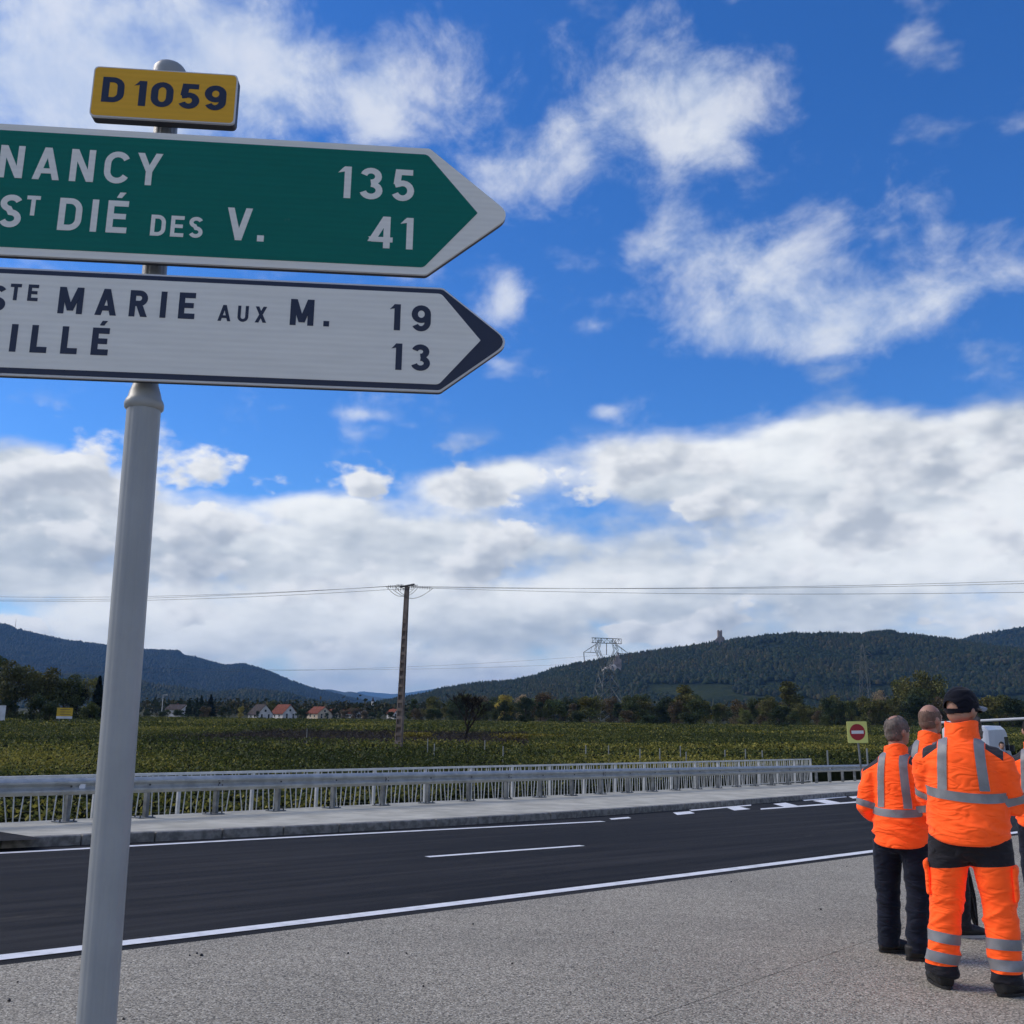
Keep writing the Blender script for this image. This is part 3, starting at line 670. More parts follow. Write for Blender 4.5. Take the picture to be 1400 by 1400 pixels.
def hill(name, sky, D, depth_f, depth_b, m, rough=.06, nu=220, nv=40):
    pts = [atY(x, y, D) for x, y in sky]; xs = np.array([p.x for p in pts]); zs = np.array([p.z for p in pts])
    X = np.linspace(xs[0], xs[-1], nu); Zr = np.interp(X, xs, zs)
    k = np.ones(3) / 3; Zr[1:-1] = np.convolve(Zr, k, 'valid')
    V = np.zeros((nu, nv, 3)); vv = np.linspace(-1, 1, nv)
    for j, v in enumerate(vv):
        s = abs(v); pr = (1 - s) ** 1.25 * .55 + (0.5 + .5 * math.cos(math.pi * s)) * .45
        for i in range(nu):
            y = D + (v * depth_f if v < 0 else v * depth_b); H = Zr[i] - PLAIN
            nz = mnoise.fractal(Vector((X[i] / (depth_f * .45), y / (depth_f * .8), D * .001)), 1.0, 2.1, 5)
            V[i, j] = (X[i] + nz * depth_f * .10 * (1 if s > .02 else 0), y, PLAIN - 4 + (H + 4) * max(0.0, pr + (nz * rough * min(1, s * 7) * (1 - s) * 3 - .02 * min(1, s * 7))))
    # keep the slope in front of the ridge under the sight line to the ridge
    idx = np.arange(nu * nv).reshape(nu, nv)
    Fq = np.stack([idx[:-1, :-1], idx[1:, :-1], idx[1:, 1:], idx[:-1, 1:]], -1).reshape(-1, 4)
    me = fast_mesh(name, V.reshape(-1, 3), Fq, m, smooth=True); o = link_mesh(name, me); tag(o, kind='structure')
    return V
skyE = [(430, 985), (500, 974), (540, 963), (560, 958), (600, 946), (640, 938.5), (680, 937), (700, 934.5), (740, 926), (780, 916), (820, 909), (860, 901), (900, 894), (940, 886.5), (975, 879), (1000, 876.5), (1060, 877), (1100, 877), (1140, 875), (1180, 870), (1215, 865), (1240, 870), (1280, 876), (1305, 879.5), (1340, 884), (1400, 893), (1470, 905), (1560, 930)]
skyF = [(1150, 930), (1250, 892), (1305, 879), (1330, 873), (1360, 866), (1400, 859), (1460, 851), (1560, 850), (1700, 880)]
skyA = [(-260, 880), (-120, 858), (-40, 851), (0, 852), (18, 852.5), (34, 855), (50, 862), (75, 872), (100, 877), (120, 881), (150, 886), (200, 890), (250, 892.5), (300, 899), (330, 907.5), (350, 910.5), (372, 908), (385, 912), (410, 925), (440, 940), (480, 953), (520, 963), (570, 976)]
skyB = [(-200, 905), (0, 925), (100, 925), (195, 934), (240, 941), (290, 951), (340, 946), (380, 950), (420, 961), (500, 972), (560, 978)]
skyC = [(380, 958), (430, 943), (455, 941.5), (475, 946), (484, 944.5), (500, 950), (545, 958), (620, 966), (720, 975)]
skyD = [(400, 962), (480, 950), (500, 944), (540, 948.5), (560, 946.5), (600, 940), (640, 937), (665, 930.5), (690, 932), (740, 941), (830, 955), (950, 970)]
VE = hill('hill', skyE, 3000, 1300, 700, M['hillE'], .07, 260, 50)
VF = hill('hill', skyF, 4600, 1500, 900, M['hillE'], .06)
VA = hill('mountain', skyA, 7000, 2600, 1500, M['hillA'], .05, 260, 44)
VB = hill('hill', skyB, 3600, 900, 600, M['hillE'], .05)
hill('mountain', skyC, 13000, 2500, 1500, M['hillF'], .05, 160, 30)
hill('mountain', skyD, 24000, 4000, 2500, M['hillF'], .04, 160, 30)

def forest_on(Vg, n, size, cols, vmax, name, keep=None, conifer=.4):
    """small tree bodies standing all over a slope: one object, nobody could count them"""
    nu, nv = Vg.shape[:2]; u = rng.random(n) * (nu - 1.001); v = rng.random(n) * (nv * vmax - 1.001)
    nr = int(n * .06); v[:nr] = (nv - 1) / 2 + rng.normal(0, .6, nr)      # more along the skyline
    i = u.astype(int); j = v.astype(int); fu = (u - i)[:, None]; fv = (v - j)[:, None]
    P = Vg[i, j] * (1 - fu) * (1 - fv) + Vg[i + 1, j] * fu * (1 - fv) + Vg[i, j + 1] * (1 - fu) * fv + Vg[i + 1, j + 1] * fu * fv
    clump = np.array([mnoise.noise(Vector((p[0] * .006, p[1] * .006, 1))) for p in P]); ok = clump > -.55
    if keep is not None: ok &= keep(P)
    P = P[ok]; clump = clump[ok]; n = len(P)
    s = size * rng.uniform(.7, 1.35, n); con = (rng.random(n) < conifer + clump * .6)
    ring = 5; a = np.arange(ring) * 2 * np.pi / ring
    V = np.zeros((n, ring * 2 + 1, 3)); rot = rng.random(n) * 6.28
    for k in range(ring):
        for lev, (rad0, h0, rad1, h1) in enumerate([(.5, .28, .55, .15), (.46, .72, .30, .55)]):
            rad = np.where(con, rad1, rad0) * s * rng.uniform(.75, 1.25, n); h = np.where(con, h1, h0) * s * rng.uniform(.9, 1.1, n)
            V[:, lev * ring + k, 0] = P[:, 0] + rad * np.cos(a[k] + rot); V[:, lev * ring + k, 1] = P[:, 1] + rad * np.sin(a[k] + rot); V[:, lev * ring + k, 2] = P[:, 2] + h * 1.1 - .1 * s
    V[:, -1] = P; V[:, -1, 2] += s * np.where(con, 1.35, 1.0)
    tri = []
    for k in range(ring):
        k2 = (k + 1) % ring; tri += [(k, k2, ring + k2), (k, ring + k2, ring + k), (ring + k, ring + k2, 2 * ring)]
    Fq = (np.arange(n)[:, None, None] * (2 * ring + 1) + np.array(tri)[None]).reshape(-1, 3)
    C = np.array(cols); w = np.clip(.5 + clump * .9 + rng.normal(0, .25, n), 0, .999); base = C[(w * len(C)).astype(int)] * rng.uniform(.6, 1.35, (n, 1))
    base = np.where(con[:, None], base * np.array([.6, .78, .8]), base)
    me = fast_mesh(name, V.reshape(-1, 3), Fq, M['forest'], np.repeat(base, len(tri), axis=0)); o = link_mesh(name, me); return o
cE = [(.014, .022, .008), (.020, .029, .009), (.027, .034, .010), (.036, .037, .012), (.052, .044, .015)]
cast_x = [atY(984, 880, 2990).x, atY(843, 908, 2700).x]
def keepE(P):
    ok = ~((np.abs(P[:, 0] - cast_x[0]) < 20) & (P[:, 1] > 2900) & (P[:, 1] < 3030)) & ~((np.abs(P[:, 0] - cast_x[1] + 6) < 20) & (P[:, 1] > 2660) & (P[:, 1] < 2740))
    fld = np.array([mnoise.noise(Vector((p[0] * .0035, p[1] * .006, 4))) for p in P])
    return ok & ~((P[:, 2] < 75) & (fld > .20) & (P[:, 0] > 300))
tag(forest_on(VE, 62000, 11.5, cE, .54, 'forest', keepE), 'dense dark forest covering the ridge with the two castles', 'forest', kind='stuff')
tag(forest_on(VF, 14000, 14, cE, .54, 'forest'), 'dark forest on the more distant ridge beyond the castle hill', 'forest', kind='stuff')
tag(forest_on(VB, 14000, 12, cE, .54, 'forest'), 'grey green forest on the low slope behind the village', 'forest', kind='stuff')
tag(forest_on(VA, 42000, 15, [(.010, .015, .010), (.014, .020, .011), (.024, .027, .014)], .54, 'forest'), 'blue hazy forest over the large mountain', 'forest', kind='stuff')

# ------------------------------------------------------------ castles on the ridge
M['castle'] = mat('castle_stone', rough=.9, build=vary((.24, .185, .145), (.40, .31, .25), .12, bumpk=.5, bscale=.8, co=world_co, bdist=.5), spec=.1)
M['paleR'] = mat('pale_rock', rough=.9, build=vary((.28, .24, .20), (.55, .50, .44), .06, bumpk=.6, bscale=.2, co=world_co, bdist=2), spec=.1)
M['void'] = mat('dark_opening', (.01, .01, .012), .8)
def castle(px, py, D, name, label):
    c = atY(px, py, D); o = empty(name, c, 0, label, 'castle'); x, y, z = c
    return o, x, y, z
o, x, y, z = castle(984, 880, 2990, 'castle_ruin', 'tall square castle keep with broken walls on top of the ridge')
MB().box((x + 1, y, z + 17), (13, 13, 44)).box((x - 3.2, y, z + 40.5), (3.4, 13, 3)).box((x + 5.3, y, z + 40.5), (3.4, 13, 3)).build('keep', M['castle'], o)
mb = MB()
for (dx, w, h0, h1) in [(-16, 6, 8, 13), (-9.5, 8, 13, 22), (10.5, 6, 22, 18), (15.5, 5, 15, 7)]:
    v = [(x + dx - w / 2, y - 9, z - 12), (x + dx + w / 2, y - 9, z - 12), (x + dx + w / 2, y + 7, z - 12), (x + dx - w / 2, y + 7, z - 12)]
    v += [(v[0][0], y - 9, z + h0), (v[1][0], y - 9, z + h1), (v[1][0], y + 7, z + h1 - 2), (v[0][0], y + 7, z + h0 - 2)]
    MB().add(v, [(3, 2, 1, 0), (4, 5, 6, 7), (0, 1, 5, 4), (1, 2, 6, 5), (2, 3, 7, 6), (3, 0, 4, 7)]).build('curtain_wall', M['castle'], o)
for dx, dz in ((-9, 4), (2, 24), (9, 8)): MB().box((x + dx, y - 9.2 if dz < 20 else y - 5.6, z + dz), (1.6, .4, 3)).build('window_opening', M['void'], o)
o, x, y, z = castle(843, 908, 2700, 'castle_ruin', 'broken castle ruin above a pale quarried cliff, behind the pylon')
z += 4
mb = MB()
for (dx, w, h) in [(-6, 6, 8), (0, 6, 20), (5, 5, 30), (10, 6, 12)]:
    MB().add([(x + dx - w / 2, y - 5, z - 20), (x + dx + w / 2, y - 5, z - 20), (x + dx + w / 2, y + 5, z - 20), (x + dx - w / 2, y + 5, z - 20), (x + dx - w / 2, y - 5, z + h), (x + dx + w / 2, y - 5, z + h - 3), (x + dx + w / 2, y + 5, z + h - 5), (x + dx - w / 2, y + 5, z + h)],
             [(3, 2, 1, 0), (4, 5, 6, 7), (0, 1, 5, 4), (1, 2, 6, 5), (2, 3, 7, 6), (3, 0, 4, 7)]).build('wall', M['castle'], o)
V = []; Fc = []; nu_, nv_ = 26, 7
for i in range(nu_):
    for j in range(nv_):
        u = i / (nu_ - 1) * 2 - 1; h = j / (nv_ - 1); nz = mnoise.fractal(Vector((u * 3, h * 2, 3)), 1, 2, 4)
        V.append((x - 14 + u * 30, y - 12 - (1 - h) * 14 + nz * 6, z - 24 + h * (17 + 9 * nz) * (1 - u * u * .9)))
for i in range(nu_ - 1):
    for j in range(nv_ - 1): a = i * nv_ + j; Fc.append((a, a + nv_, a + nv_ + 1, a + 1))
MB().add(V, Fc).build('cliff', M['paleR'], o)
# mast on the left mountain top
b = atY(21, 856, 7000); o = empty('radio_mast', b, 0, 'tiny thin radio mast on top of the blue mountain', 'mast')
MB().tube([b - Vector((0, 0, 25)), b + Vector((0, 0, 20)), b + Vector((0, 0, 52))], [2.2, 1.6, .8], 5).build('shaft', M['castle'], o)

# ------------------------------------------------------------ leaf cards
def cards(P, s, asp=1.0, flat=0.0):
    """random oriented quads at P (n,3) of size s"""
    n = len(P); a = rng.normal(size=(n, 3)); a /= np.linalg.norm(a, axis=1)[:, None]
    b = rng.normal(size=(n, 3)); b[:, 2] += flat; b -= a * (a * b).sum(1)[:, None]; b /= np.linalg.norm(b, axis=1)[:, None]
    s = np.broadcast_to(np.asarray(s, float), (n,))[:, None] / 2
    V = np.stack([P - a * s, P - b * s * .62 * asp, P + a * s, P + b * s * .62 * asp], 1)   # a leaf-like rhombus
    Fq = np.arange(n * 4).reshape(n, 4)
    return V.reshape(-1, 3), Fq
M['vine'] = leafmat('vine_leaves', .25, .25)
M['vinefill'] = mat('vine_filler', rough=.95, build=vary((.012, .017, .006), (.028, .030, .012), 1.5, co=world_co), spec=.1)
def side(X, Y): return (X - rail_P0.x) * rail_n.x + (Y - rail_P0.y) * rail_n.y     # metres behind the guardrail
CANOPY = -1.05
def vines(y0, y1, step, per_m, size, name, label, skipf=None):
    PP = []; CC = []; core = MB()
    Y = y0
    while Y < y1:
        half = .66 * Y + 4; L = 2 * half; n = int(L * per_m); X = rng.uniform(-half, half, n); yy = Y + rng.normal(0, .22, n) + .05 * (X - 0) 
        hz_ = np.abs(rng.normal(0, .42, n)); hz_ = np.where(rng.random(n) < .25, rng.uniform(.3, 1.6, n), hz_)
        bulge = np.array([mnoise.noise(Vector((x * .35, Y, 0))) * .22 + mnoise.noise(Vector((x * 1.4, Y, 5))) * .14 for x in X])
        z = CANOPY + bulge - hz_ - (Y > 150) * .0
        ok = (side(X, yy) > 8.5)
        if skipf is not None: ok &= ~skipf(X, yy)
        tone = np.array([mnoise.noise(Vector((x * .05, y_ * .05, 9))) for x, y_ in zip(X, yy)]) + rng.normal(0, .30, n)
        g = np.array([.108, .122, .026]); yel = np.array([.28, .245, .046]); dk = np.array([.045, .060, .015])
        w = np.clip(tone * 1.1 + .28, 0, 1)[:, None]; c = dk * (1 - np.clip(w * 2, 0, 1)) + g * np.clip(w * 2, 0, 1); c = c * (1 - np.clip(w * 2 - 1, 0, 1) ** 1.2) + yel * np.clip(w * 2 - 1, 0, 1) ** 1.2
        c *= rng.uniform(.7, 1.4, (n, 1))
        hot = (rng.random(n) < .012)[:, None]; c = np.where(hot, np.array([.24, .21, .05]), c)
        PP.append(np.c_[X, yy, z][ok]); CC.append(c[ok])
        # dark filler box inside the row, added to block light between the leaves
        xs = [x for x in np.arange(-half, half, 3.0) if side(x, Y) > 8.5 and not (skipf is not None and skipf(np.array([x]), np.array([Y]))[0])]
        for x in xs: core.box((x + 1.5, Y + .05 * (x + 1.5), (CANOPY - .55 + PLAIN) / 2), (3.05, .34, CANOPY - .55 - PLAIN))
        Y += step
    P = np.concatenate(PP); C = np.concatenate(CC); V, Fq = cards(P, size * rng.uniform(.7, 1.3, len(P)), flat=.8)
    o = link_mesh(name, fast_mesh(name, V, Fq, M['vine'], C)); tag(o, label, 'vineyard', kind='stuff')
    core.build('core', M['vinefill'], o); o.children[0]['kind'] = 'stuff'
    print(name, len(P))
# bare strip (vines that have lost their leaves) crosses the vineyard in the middle distance
def bare(X, Y): return (Y > 96) & (Y < 150) & (X > -36) & (X < 2 + .02 * Y) & (X < Y * .02)
vines(27, 64, 1.9, 85, .145, 'vineyard', 'near rows of leafy green and yellowing vines behind the railing')
vines(64, 150, 2.4, 32, .215, 'vineyard', 'middle rows of green vines around the concrete pole', bare)
vines(150, 330, 4.2, 13, .42, 'vineyard', 'distant olive green vine rows below the tree belt and village')
# the bare strip
M['twig'] = mat('bare_vine_wood', rough=.9, build=vary((.030, .024, .022), (.062, .050, .045), 2, co=world_co), spec=.1)
nb = 26000; X = rng.uniform(-38, 3, nb); Y = rng.uniform(96, 150, nb); ok = bare(X, Y); X = X[ok]; Y = Y[ok]
z = rng.uniform(PLAIN + .2, CANOPY - .15, len(X)); P = np.c_[X, Y, z]; V, Fq = cards(P, .8, asp=.10, flat=0)
c = np.array([.040, .033, .031]) * rng.uniform(.6, 1.5, (len(P), 1)); c = np.where((rng.random(len(P)) < .06)[:, None], np.array([.12, .10, .02]), c)
tag(link_mesh('bare_vines', fast_mesh('bare_vines', V, Fq, M['vine'], c)), 'brown purple strip of leafless vines across the vineyard', 'vines', kind='stuff')
# yellow patches of vine beside the bare tree
for (px, py, w, hh) in [(720, 998, 34, 700), (560, 1000, 16, 350), (580, 1001, 10, 200)]:
    ctr = atY(px, py, 118); n = hh * 2; sp = w / 1300 * 118
    P = np.c_[ctr.x + rng.normal(0, sp * .6, n), 118 + rng.normal(0, 1.5, n), CANOPY + .1 - np.abs(rng.normal(0, .45, n))]
    V, Fq = cards(P, .30, flat=.5); tag(link_mesh('yellow_vines', fast_mesh('yellow_vines', V, Fq, M['vine'], np.array([.20, .165, .022]) * rng.uniform(.35, 1.3, (n, 1)))), 'bright yellow patch of vine leaves %s' % {720: 'right of the bare tree', 560: 'just right of the concrete pole', 580: 'between the concrete pole and the bare tree'}[px], 'vines', kind='stuff')
# scrub on the embankment slope right behind the railing
n = 9000; s_ = rng.uniform(-12, 44, n); o_ = rng.uniform(2.6, 9, n)
Pp = np.array([[*(rail_P0 + rail_dir * a + rail_n * b)] for a, b in zip(s_, o_)]); zt = np.array([max(PLAIN, gz(p[0], p[1]) - .75 - (b - 1.9) * .62) for p, b in zip(Pp, o_)])
Pp[:, 2] = zt + np.abs(rng.normal(0, .22, n)) * (1 + .8 * np.array([mnoise.noise(Vector((a * .3, 0, 0))) for a in s_]))
V, Fq = cards(Pp, .20, asp=.7, flat=-.4)
tag(link_mesh('scrub', fast_mesh('scrub', V, Fq, M['vine'], np.array([.040, .046, .014]) * rng.uniform(.4, 1.7, (n, 1)) + np.array([.05, .035, .0]) * (rng.random((n, 1)) < .18))), 'low scrub and weeds on the bank behind the railing', 'scrub', kind='stuff')
# ------------------------------------------------------------ trees
M['treeleaf'] = leafmat('tree_leaves', .15, .15, use_obj=True)
M['bark'] = mat('bark', rough=.95, build=vary((.035, .028, .022), (.075, .062, .05), 3, co=world_co, bumpk=.5, bscale=14), spec=.1)
def tree_meshes(kind, seed):
    """unit tree 1 m tall; returns crown and trunk meshes"""
    r_ = np.random.default_rng(seed); pts = []; n = 3600
    if kind == 'conifer':
        h = r_.random(n) ** .8; rad = (1 - h) * .20 * (0.65 + .35 * np.abs(np.sin(h * 26))) ; a = r_.random(n) * 6.28; q = np.sqrt(r_.random(n)) * .5 + .5
        P = np.c_[np.cos(a) * rad * q, np.sin(a) * rad * q, .06 + h * .94]; sz = .05
        clumpid = (h * 9).astype(int)
    else:
        wid, lowh, nb_, sz = dict(round=(.42, .06, 22, .042), tall=(.22, .08, 18, .036), shrub=(.64, .02, 18, .055), loose=(.36, .20, 13, .036))[kind]
        cs = []
        for i in range(nb_):
            hh = lowh + (.92 - lowh) * r_.random() ** .8; env = wid * math.sin(math.pi * min(.97, max(.12, (hh - lowh * .4) / (1.02 - lowh * .4)))) ** .6
            a = r_.random() * 6.28; q = math.sqrt(r_.random()) * .72; cs.append((math.cos(a) * env * q, math.sin(a) * env * q, hh, r_.uniform(.10, .17) * (wid / .36) ** .6))
        cs = np.array(cs); ci = r_.integers(0, nb_, n); d = r_.normal(size=(n, 3)); d /= np.linalg.norm(d, axis=1)[:, None]; d *= (r_.random((n, 1)) ** .4)
        P = cs[ci, :3] + d * cs[ci, 3:4] * np.array([1.1, 1.1, .85]); clumpid = ci
        if kind == 'loose': ok = r_.random(n) < .6; P = P[ok]; clumpid = clumpid[ok]
        P[:, 2] = np.clip(P[:, 2], .015, 1.05)
    V, Fq = cards(P, sz * r_.uniform(.7, 1.4, len(P)), flat=.5)
    tone = r_.uniform(.6, 1.35, 60)[clumpid % 60] * r_.uniform(.65, 1.4, len(P)); hue = r_.normal(0, .10, (60, 1))[clumpid % 60] * np.array([1, .3, 0]) + 1
    crown = fast_mesh('crown', V, Fq, M['treeleaf'], hue * tone[:, None])
    mb = MB(); mb.tube([(0, 0, -.05), (.004, 0, .2), (0, .006, .5), (0, 0, .8)], [.026, .019, .011, .004], 6)
    if kind != 'conifer':
        for i in range(5):
            a = i * 1.3 + seed; h = .22 + .09 * i; L = dict(tall=.14, shrub=.3).get(kind, .24)
            mb.tube([(0, 0, h), (math.cos(a) * L * .5, math.sin(a) * L * .5, h + .1), (math.cos(a) * L, math.sin(a) * L, h + .22)], [.010, .007, .003], 5)
    return crown, mb.mesh('trunk', M['bark'])
TM = {(k, i): tree_meshes(k, 11 * i + len(k)) for k in ('round', 'tall', 'shrub', 'loose', 'conifer') for i in range(3)}
def tree(px, top, D, kind, colr, label, name='tree', group=None, wide=1.0, base=PLAIN):
    p = atY(px, top, D); H = p.z - base; o = empty(name, (p.x, D, base), random.random() * 6.28, label, 'shrub' if kind == 'shrub' else 'tree', group)
    o.scale = (H * wide, H * wide, H); i = random.randrange(3); c, t = TM[(kind, i)]
    cr = bpy.data.objects.new('crown', c); col.objects.link(cr); cr.parent = o; cr.color = (*colr, 1)
    tr = bpy.data.objects.new('trunk', t); col.objects.link(tr); tr.parent = o
    return o
GR = (.085, .105, .038); DK = (.042, .060, .028); OL = (.135, .135, .042); YE = (.40, .33, .075); BR = (.135, .105, .058); LT = (.16, .175, .055); PK = (.32, .25, .15); VD = (.018, .027, .018)
# big dark trees on the left
for (px, top, D, kind, c, w, lab) in [(-22, 888, 250, 'round', GR, 1.1, 'huge dark leafy tree behind the white board'), (28, 903, 235, 'round', (.10, .105, .042), 1.0, 'large dull green tree behind the white board'), (62, 912, 240, 'round', (.095, .10, .036), 1.05, 'broad olive tree left of the yellow board'),
        (92, 922, 246, 'round', GR, 1.1, 'rounded dark green tree above the yellow board'), (108, 940, 250, 'round', VD, .9, 'nearly black tree right behind the yellow board'), (124, 921, 262, 'loose', OL, .8, 'thin light olive tree beside the dark spruce'),
        (137, 925, 250, 'conifer', VD, 1.2, 'dark pointed spruce left of the sign post'), (128, 960, 225, 'shrub', GR, .9, 'rounded green bush right of the yellow board'), (50, 948, 205, 'shrub', DK, .75, 'dark bush between the white and the yellow boards'), (70, 958, 200, 'shrub', DK, .8, 'dark bush at the left edge of the yellow board'), (160, 950, 250, 'round', DK, 1.0, 'dark tree hidden behind the sign post'), (14, 940, 232, 'round', DK, .8, 'dark low tree right of the white board')]:
    tree(px, top, D, kind, c, lab, 'bush' if kind == 'shrub' else 'spruce_tree' if kind == 'conifer' else 'tree', wide=w)
# village conifers and garden trees
for (px, top, D, kind, c, w, lab) in [(259, 955, 500, 'conifer', DK, 1.3, 'dark spruce right of the long white roofed house'), (270, 954, 505, 'conifer', DK, 1.3, 'dark spruce in the middle of the village spruce group'), (276, 951, 498, 'conifer', DK, 1.3, 'tall dark spruce in the village spruce group'), (289, 950, 495, 'conifer', VD, 1.6, 'tallest dark spruce of the village group'),
        (330, 966, 500, 'round', YE, .9, 'small yellow tree left of the steep gabled house'), (306, 966, 470, 'shrub', DK, .9, 'dark bush left of the yellow village tree'), (281, 966, 450, 'shrub', BR, 1.0, 'brownish bush below the village spruces'), (372, 958, 560, 'round', OL, 1.0, 'olive tree behind the red roofed houses'), (413, 968, 470, 'shrub', DK, 1.2, 'dark bushes between two red roofed houses'), (352, 972, 480, 'shrub', DK, .6, 'small dark bush in front of the steep gabled house')]:
    tree(px, top, D, kind, c, lab, 'spruce_tree' if kind == 'conifer' else 'bush' if kind == 'shrub' else 'tree', wide=w)
# single trees of the belt that stand out
for (px, top, D, kind, c, w, lab) in [(690, 950, 400, 'round', YE, 1.0, 'yellow topped tree at the left end of the belt'), (690, 958, 385, 'round', DK, .9, 'dark green tree in front of the yellow topped tree'), (713, 949, 410, 'loose', PK, 1.0, 'pinkish yellow thin crowned tree beside the yellow one'),
        (938, 931, 390, 'tall', OL, 1.35, 'tallest olive tree of the belt right of the pylon'), (925, 958, 380, 'round', BR, .9, 'brownish tree below the tallest olive tree'), (956, 956, 395, 'round', LT, .9, 'light green tree right of the tallest olive tree'), (880, 956, 420, 'round', (.09, .085, .025), 1.3, 'yellow green tree between the pylon and the tallest olive tree'), (866, 955, 425, 'round', (.075, .075, .024), 1.1, 'yellow green tree just right of the pylon'),
        (1018, 968, 300, 'round', LT, .95, 'bright green rounded tree standing in front of the belt'), (1065, 966, 285, 'round', DK, 1.1, 'dark rounded tree at the vineyard edge'), (1127, 976, 290, 'round', GR, 1.0, 'small green tree left of the no entry sign'), (1078, 929, 420, 'tall', OL, 1.3, 'tall olive tree rising left of the lattice mast'),
        (1200, 943, 430, 'loose', PK, .8, 'pale bare looking poplar beside the lattice mast'), (1235, 924, 400, 'round', OL, .85, 'big olive tree left of the bald man'), (1268, 919, 405, 'round', OL, .9, 'biggest olive tree of the belt above the bald man'), (1253, 940, 390, 'round', GR, .9, 'green tree between the two big olive trees'), (713, 978, 300, 'shrub', DK, 1.0, 'small dark bush at the far vineyard edge'),
        (790, 972, 320, 'shrub', DK, 1.0, 'dark bush left of the pylon foot'), (887, 976, 300, 'shrub', DK, 1.2, 'wide dark bush right of the pylon foot'), (943, 974, 300, 'shrub', DK, 1.2, 'wide dark bush below the tallest olive tree'), (812, 985, 300, 'shrub', BR, 1.1, 'low brown bush at the pylon foot'), (855, 972, 330, 'shrub', BR, 1.1, 'brownish bush right behind the pylon foot'), (620, 964, 420, 'round', DK, 1.1, 'dark tree left of the bare tree'), (1008, 957, 350, 'round', BR, 1.0, 'brown tree behind the bright green rounded tree')]:
    tree(px, top, D, kind, c, lab, 'bush' if kind == 'shrub' else 'tree', wide=w)
# the belt itself
bl_lab = {0: 'green leafy tree in the belt between vineyard and hill', 1: 'dark green tree in the belt between vineyard and hill', 2: 'brownish autumn tree in the belt between vineyard and hill', 3: 'olive tree in the belt between vineyard and hill'}
def seg_of(px):
    for lim, tx in ((690, 'around the bare tree'), (800, 'between the yellow topped tree and the pylon'), (860, 'around the pylon'), (938, 'between the pylon and the tallest olive tree'), (1018, 'between the tallest olive and the bright green tree'), (1078, 'between the bright green tree and the tall olive tree'), (1171, 'between the tall olive tree and the no entry sign'), (1235, 'between the lattice mast and the big olive trees'), (1300, 'around the two big olive trees')):
        if px < lim: return tx
    return 'right of the cap of the big person'
bl_short = {0: 'green leafy belt tree ', 1: 'dark green belt tree ', 2: 'brownish autumn belt tree ', 3: 'olive belt tree '}
bc = {0: GR, 1: DK, 2: BR, 3: OL}
px = 575
while px < 1450:
    for row, D in enumerate((455, 375)):
        if row and 806 < px < 852: continue
        k = random.choice((0, 0, 1, 1, 2, 3, 3)); top = random.uniform(947, 967) + (3 if px < 700 else -2 if px > 1150 else 0) + (5 if row else 0) + (px - 1000) * .006
        tree(px + random.uniform(-9, 9), top, D + random.uniform(-22, 22), random.choice(('round', 'round', 'shrub', 'tall')), bc[k], bl_short[k] + seg_of(px), 'tree', bl_short[k] + seg_of(px), wide=random.uniform(.9, 1.25))['category'] = 'tree'
    px += random.uniform(13, 19)
# low trees around the village
px = 170
while px < 600:
    k = random.choice((0, 1, 1, 2)); lab = {0: 'green garden tree ', 1: 'dark garden tree ', 2: 'brown garden tree '}[k] + ('left of the village spruces' if px < 258 else 'between the spruces and the steep gabled house' if px < 345 else 'among the red roofed houses' if px < 505 else 'around the foot of the concrete pole')
    tree(px, random.uniform(967, 975), 540 + random.uniform(-30, 70), random.choice(('round', 'shrub', 'round')), bc[k], lab, 'tree', lab, wide=random.uniform(1, 1.4))['category'] = 'tree'
    px += random.uniform(9, 17)
for px in (185, 200, 222, 245):
    tree(px, 972 + random.uniform(-4, 3), 420, 'shrub', DK, 'dark hedge bush in front of the long white roofed house', 'bush', 'hedge bushes', wide=1.3)
# wood filling the foot of the hill behind the village
n = 5000; X = rng.uniform(-240, 330, n); Yw = rng.uniform(640, 1100, n); Vw = np.c_[X * Yw / 640, Yw, np.full(n, PLAIN)]
g2 = Vw.reshape(1, -1, 3)
def loose_wood(P, size, name, label):
    n = len(P); per = 7; Q = np.repeat(P, per, axis=0) + rng.normal(0, 1, (n * per, 3)) * np.array([2.8, 2.8, 2.2]) + np.array([0, 0, 6.0]); Q[:, 2] = np.maximum(Q[:, 2], PLAIN + .5)
    V, Fq = cards(Q, size * rng.uniform(.7, 1.3, len(Q)), flat=.5); cs = np.array(cE)[rng.integers(0, 5, n)]
    tag(link_mesh(name, fast_mesh(name, V, Fq, M['vine'], np.repeat(cs, per, axis=0) * rng.uniform(.6, 1.3, (len(Q), 1)))), label, 'wood', kind='stuff')
loose_wood(Vw, 3.0, 'wood', 'distant wood on the plain behind the village and belt')

# ------------------------------------------------------------ bare tree
M['twigdark'] = mat('dark_twigs', rough=.95, build=vary((.012, .010, .009), (.03, .025, .022), 3, co=world_co), spec=.1)
def branch(mb, p, d, L, r, depth):
    q = p + d * L; mid = p.lerp(q, .5) + Vector((random.uniform(-1, 1), random.uniform(-1, 1), random.uniform(-.5, .5))) * L * .08
    mb.tube([p, mid, q], [r, r * .85, r * .68], 5 if depth > 2 else 4, cap=False)
    if depth == 0: return
    for k in range(random.choice((2, 3, 3)) if depth > 1 else 3):
        nd = (d + Vector((random.uniform(-1, 1), random.uniform(-1, 1), random.uniform(-.35, .75))) * .75).normalized()
        branch(mb, p.lerp(q, random.uniform(.55, 1)), nd, L * random.uniform(.62, .82), max(r * .6, .022), depth - 1)
random.seed(21); b = atY(633, 1006, 112); b.z = PLAIN
o = empty('bare_tree', b, 0, 'leafless dark bare tree standing in the vineyard right of the concrete pole', 'tree')
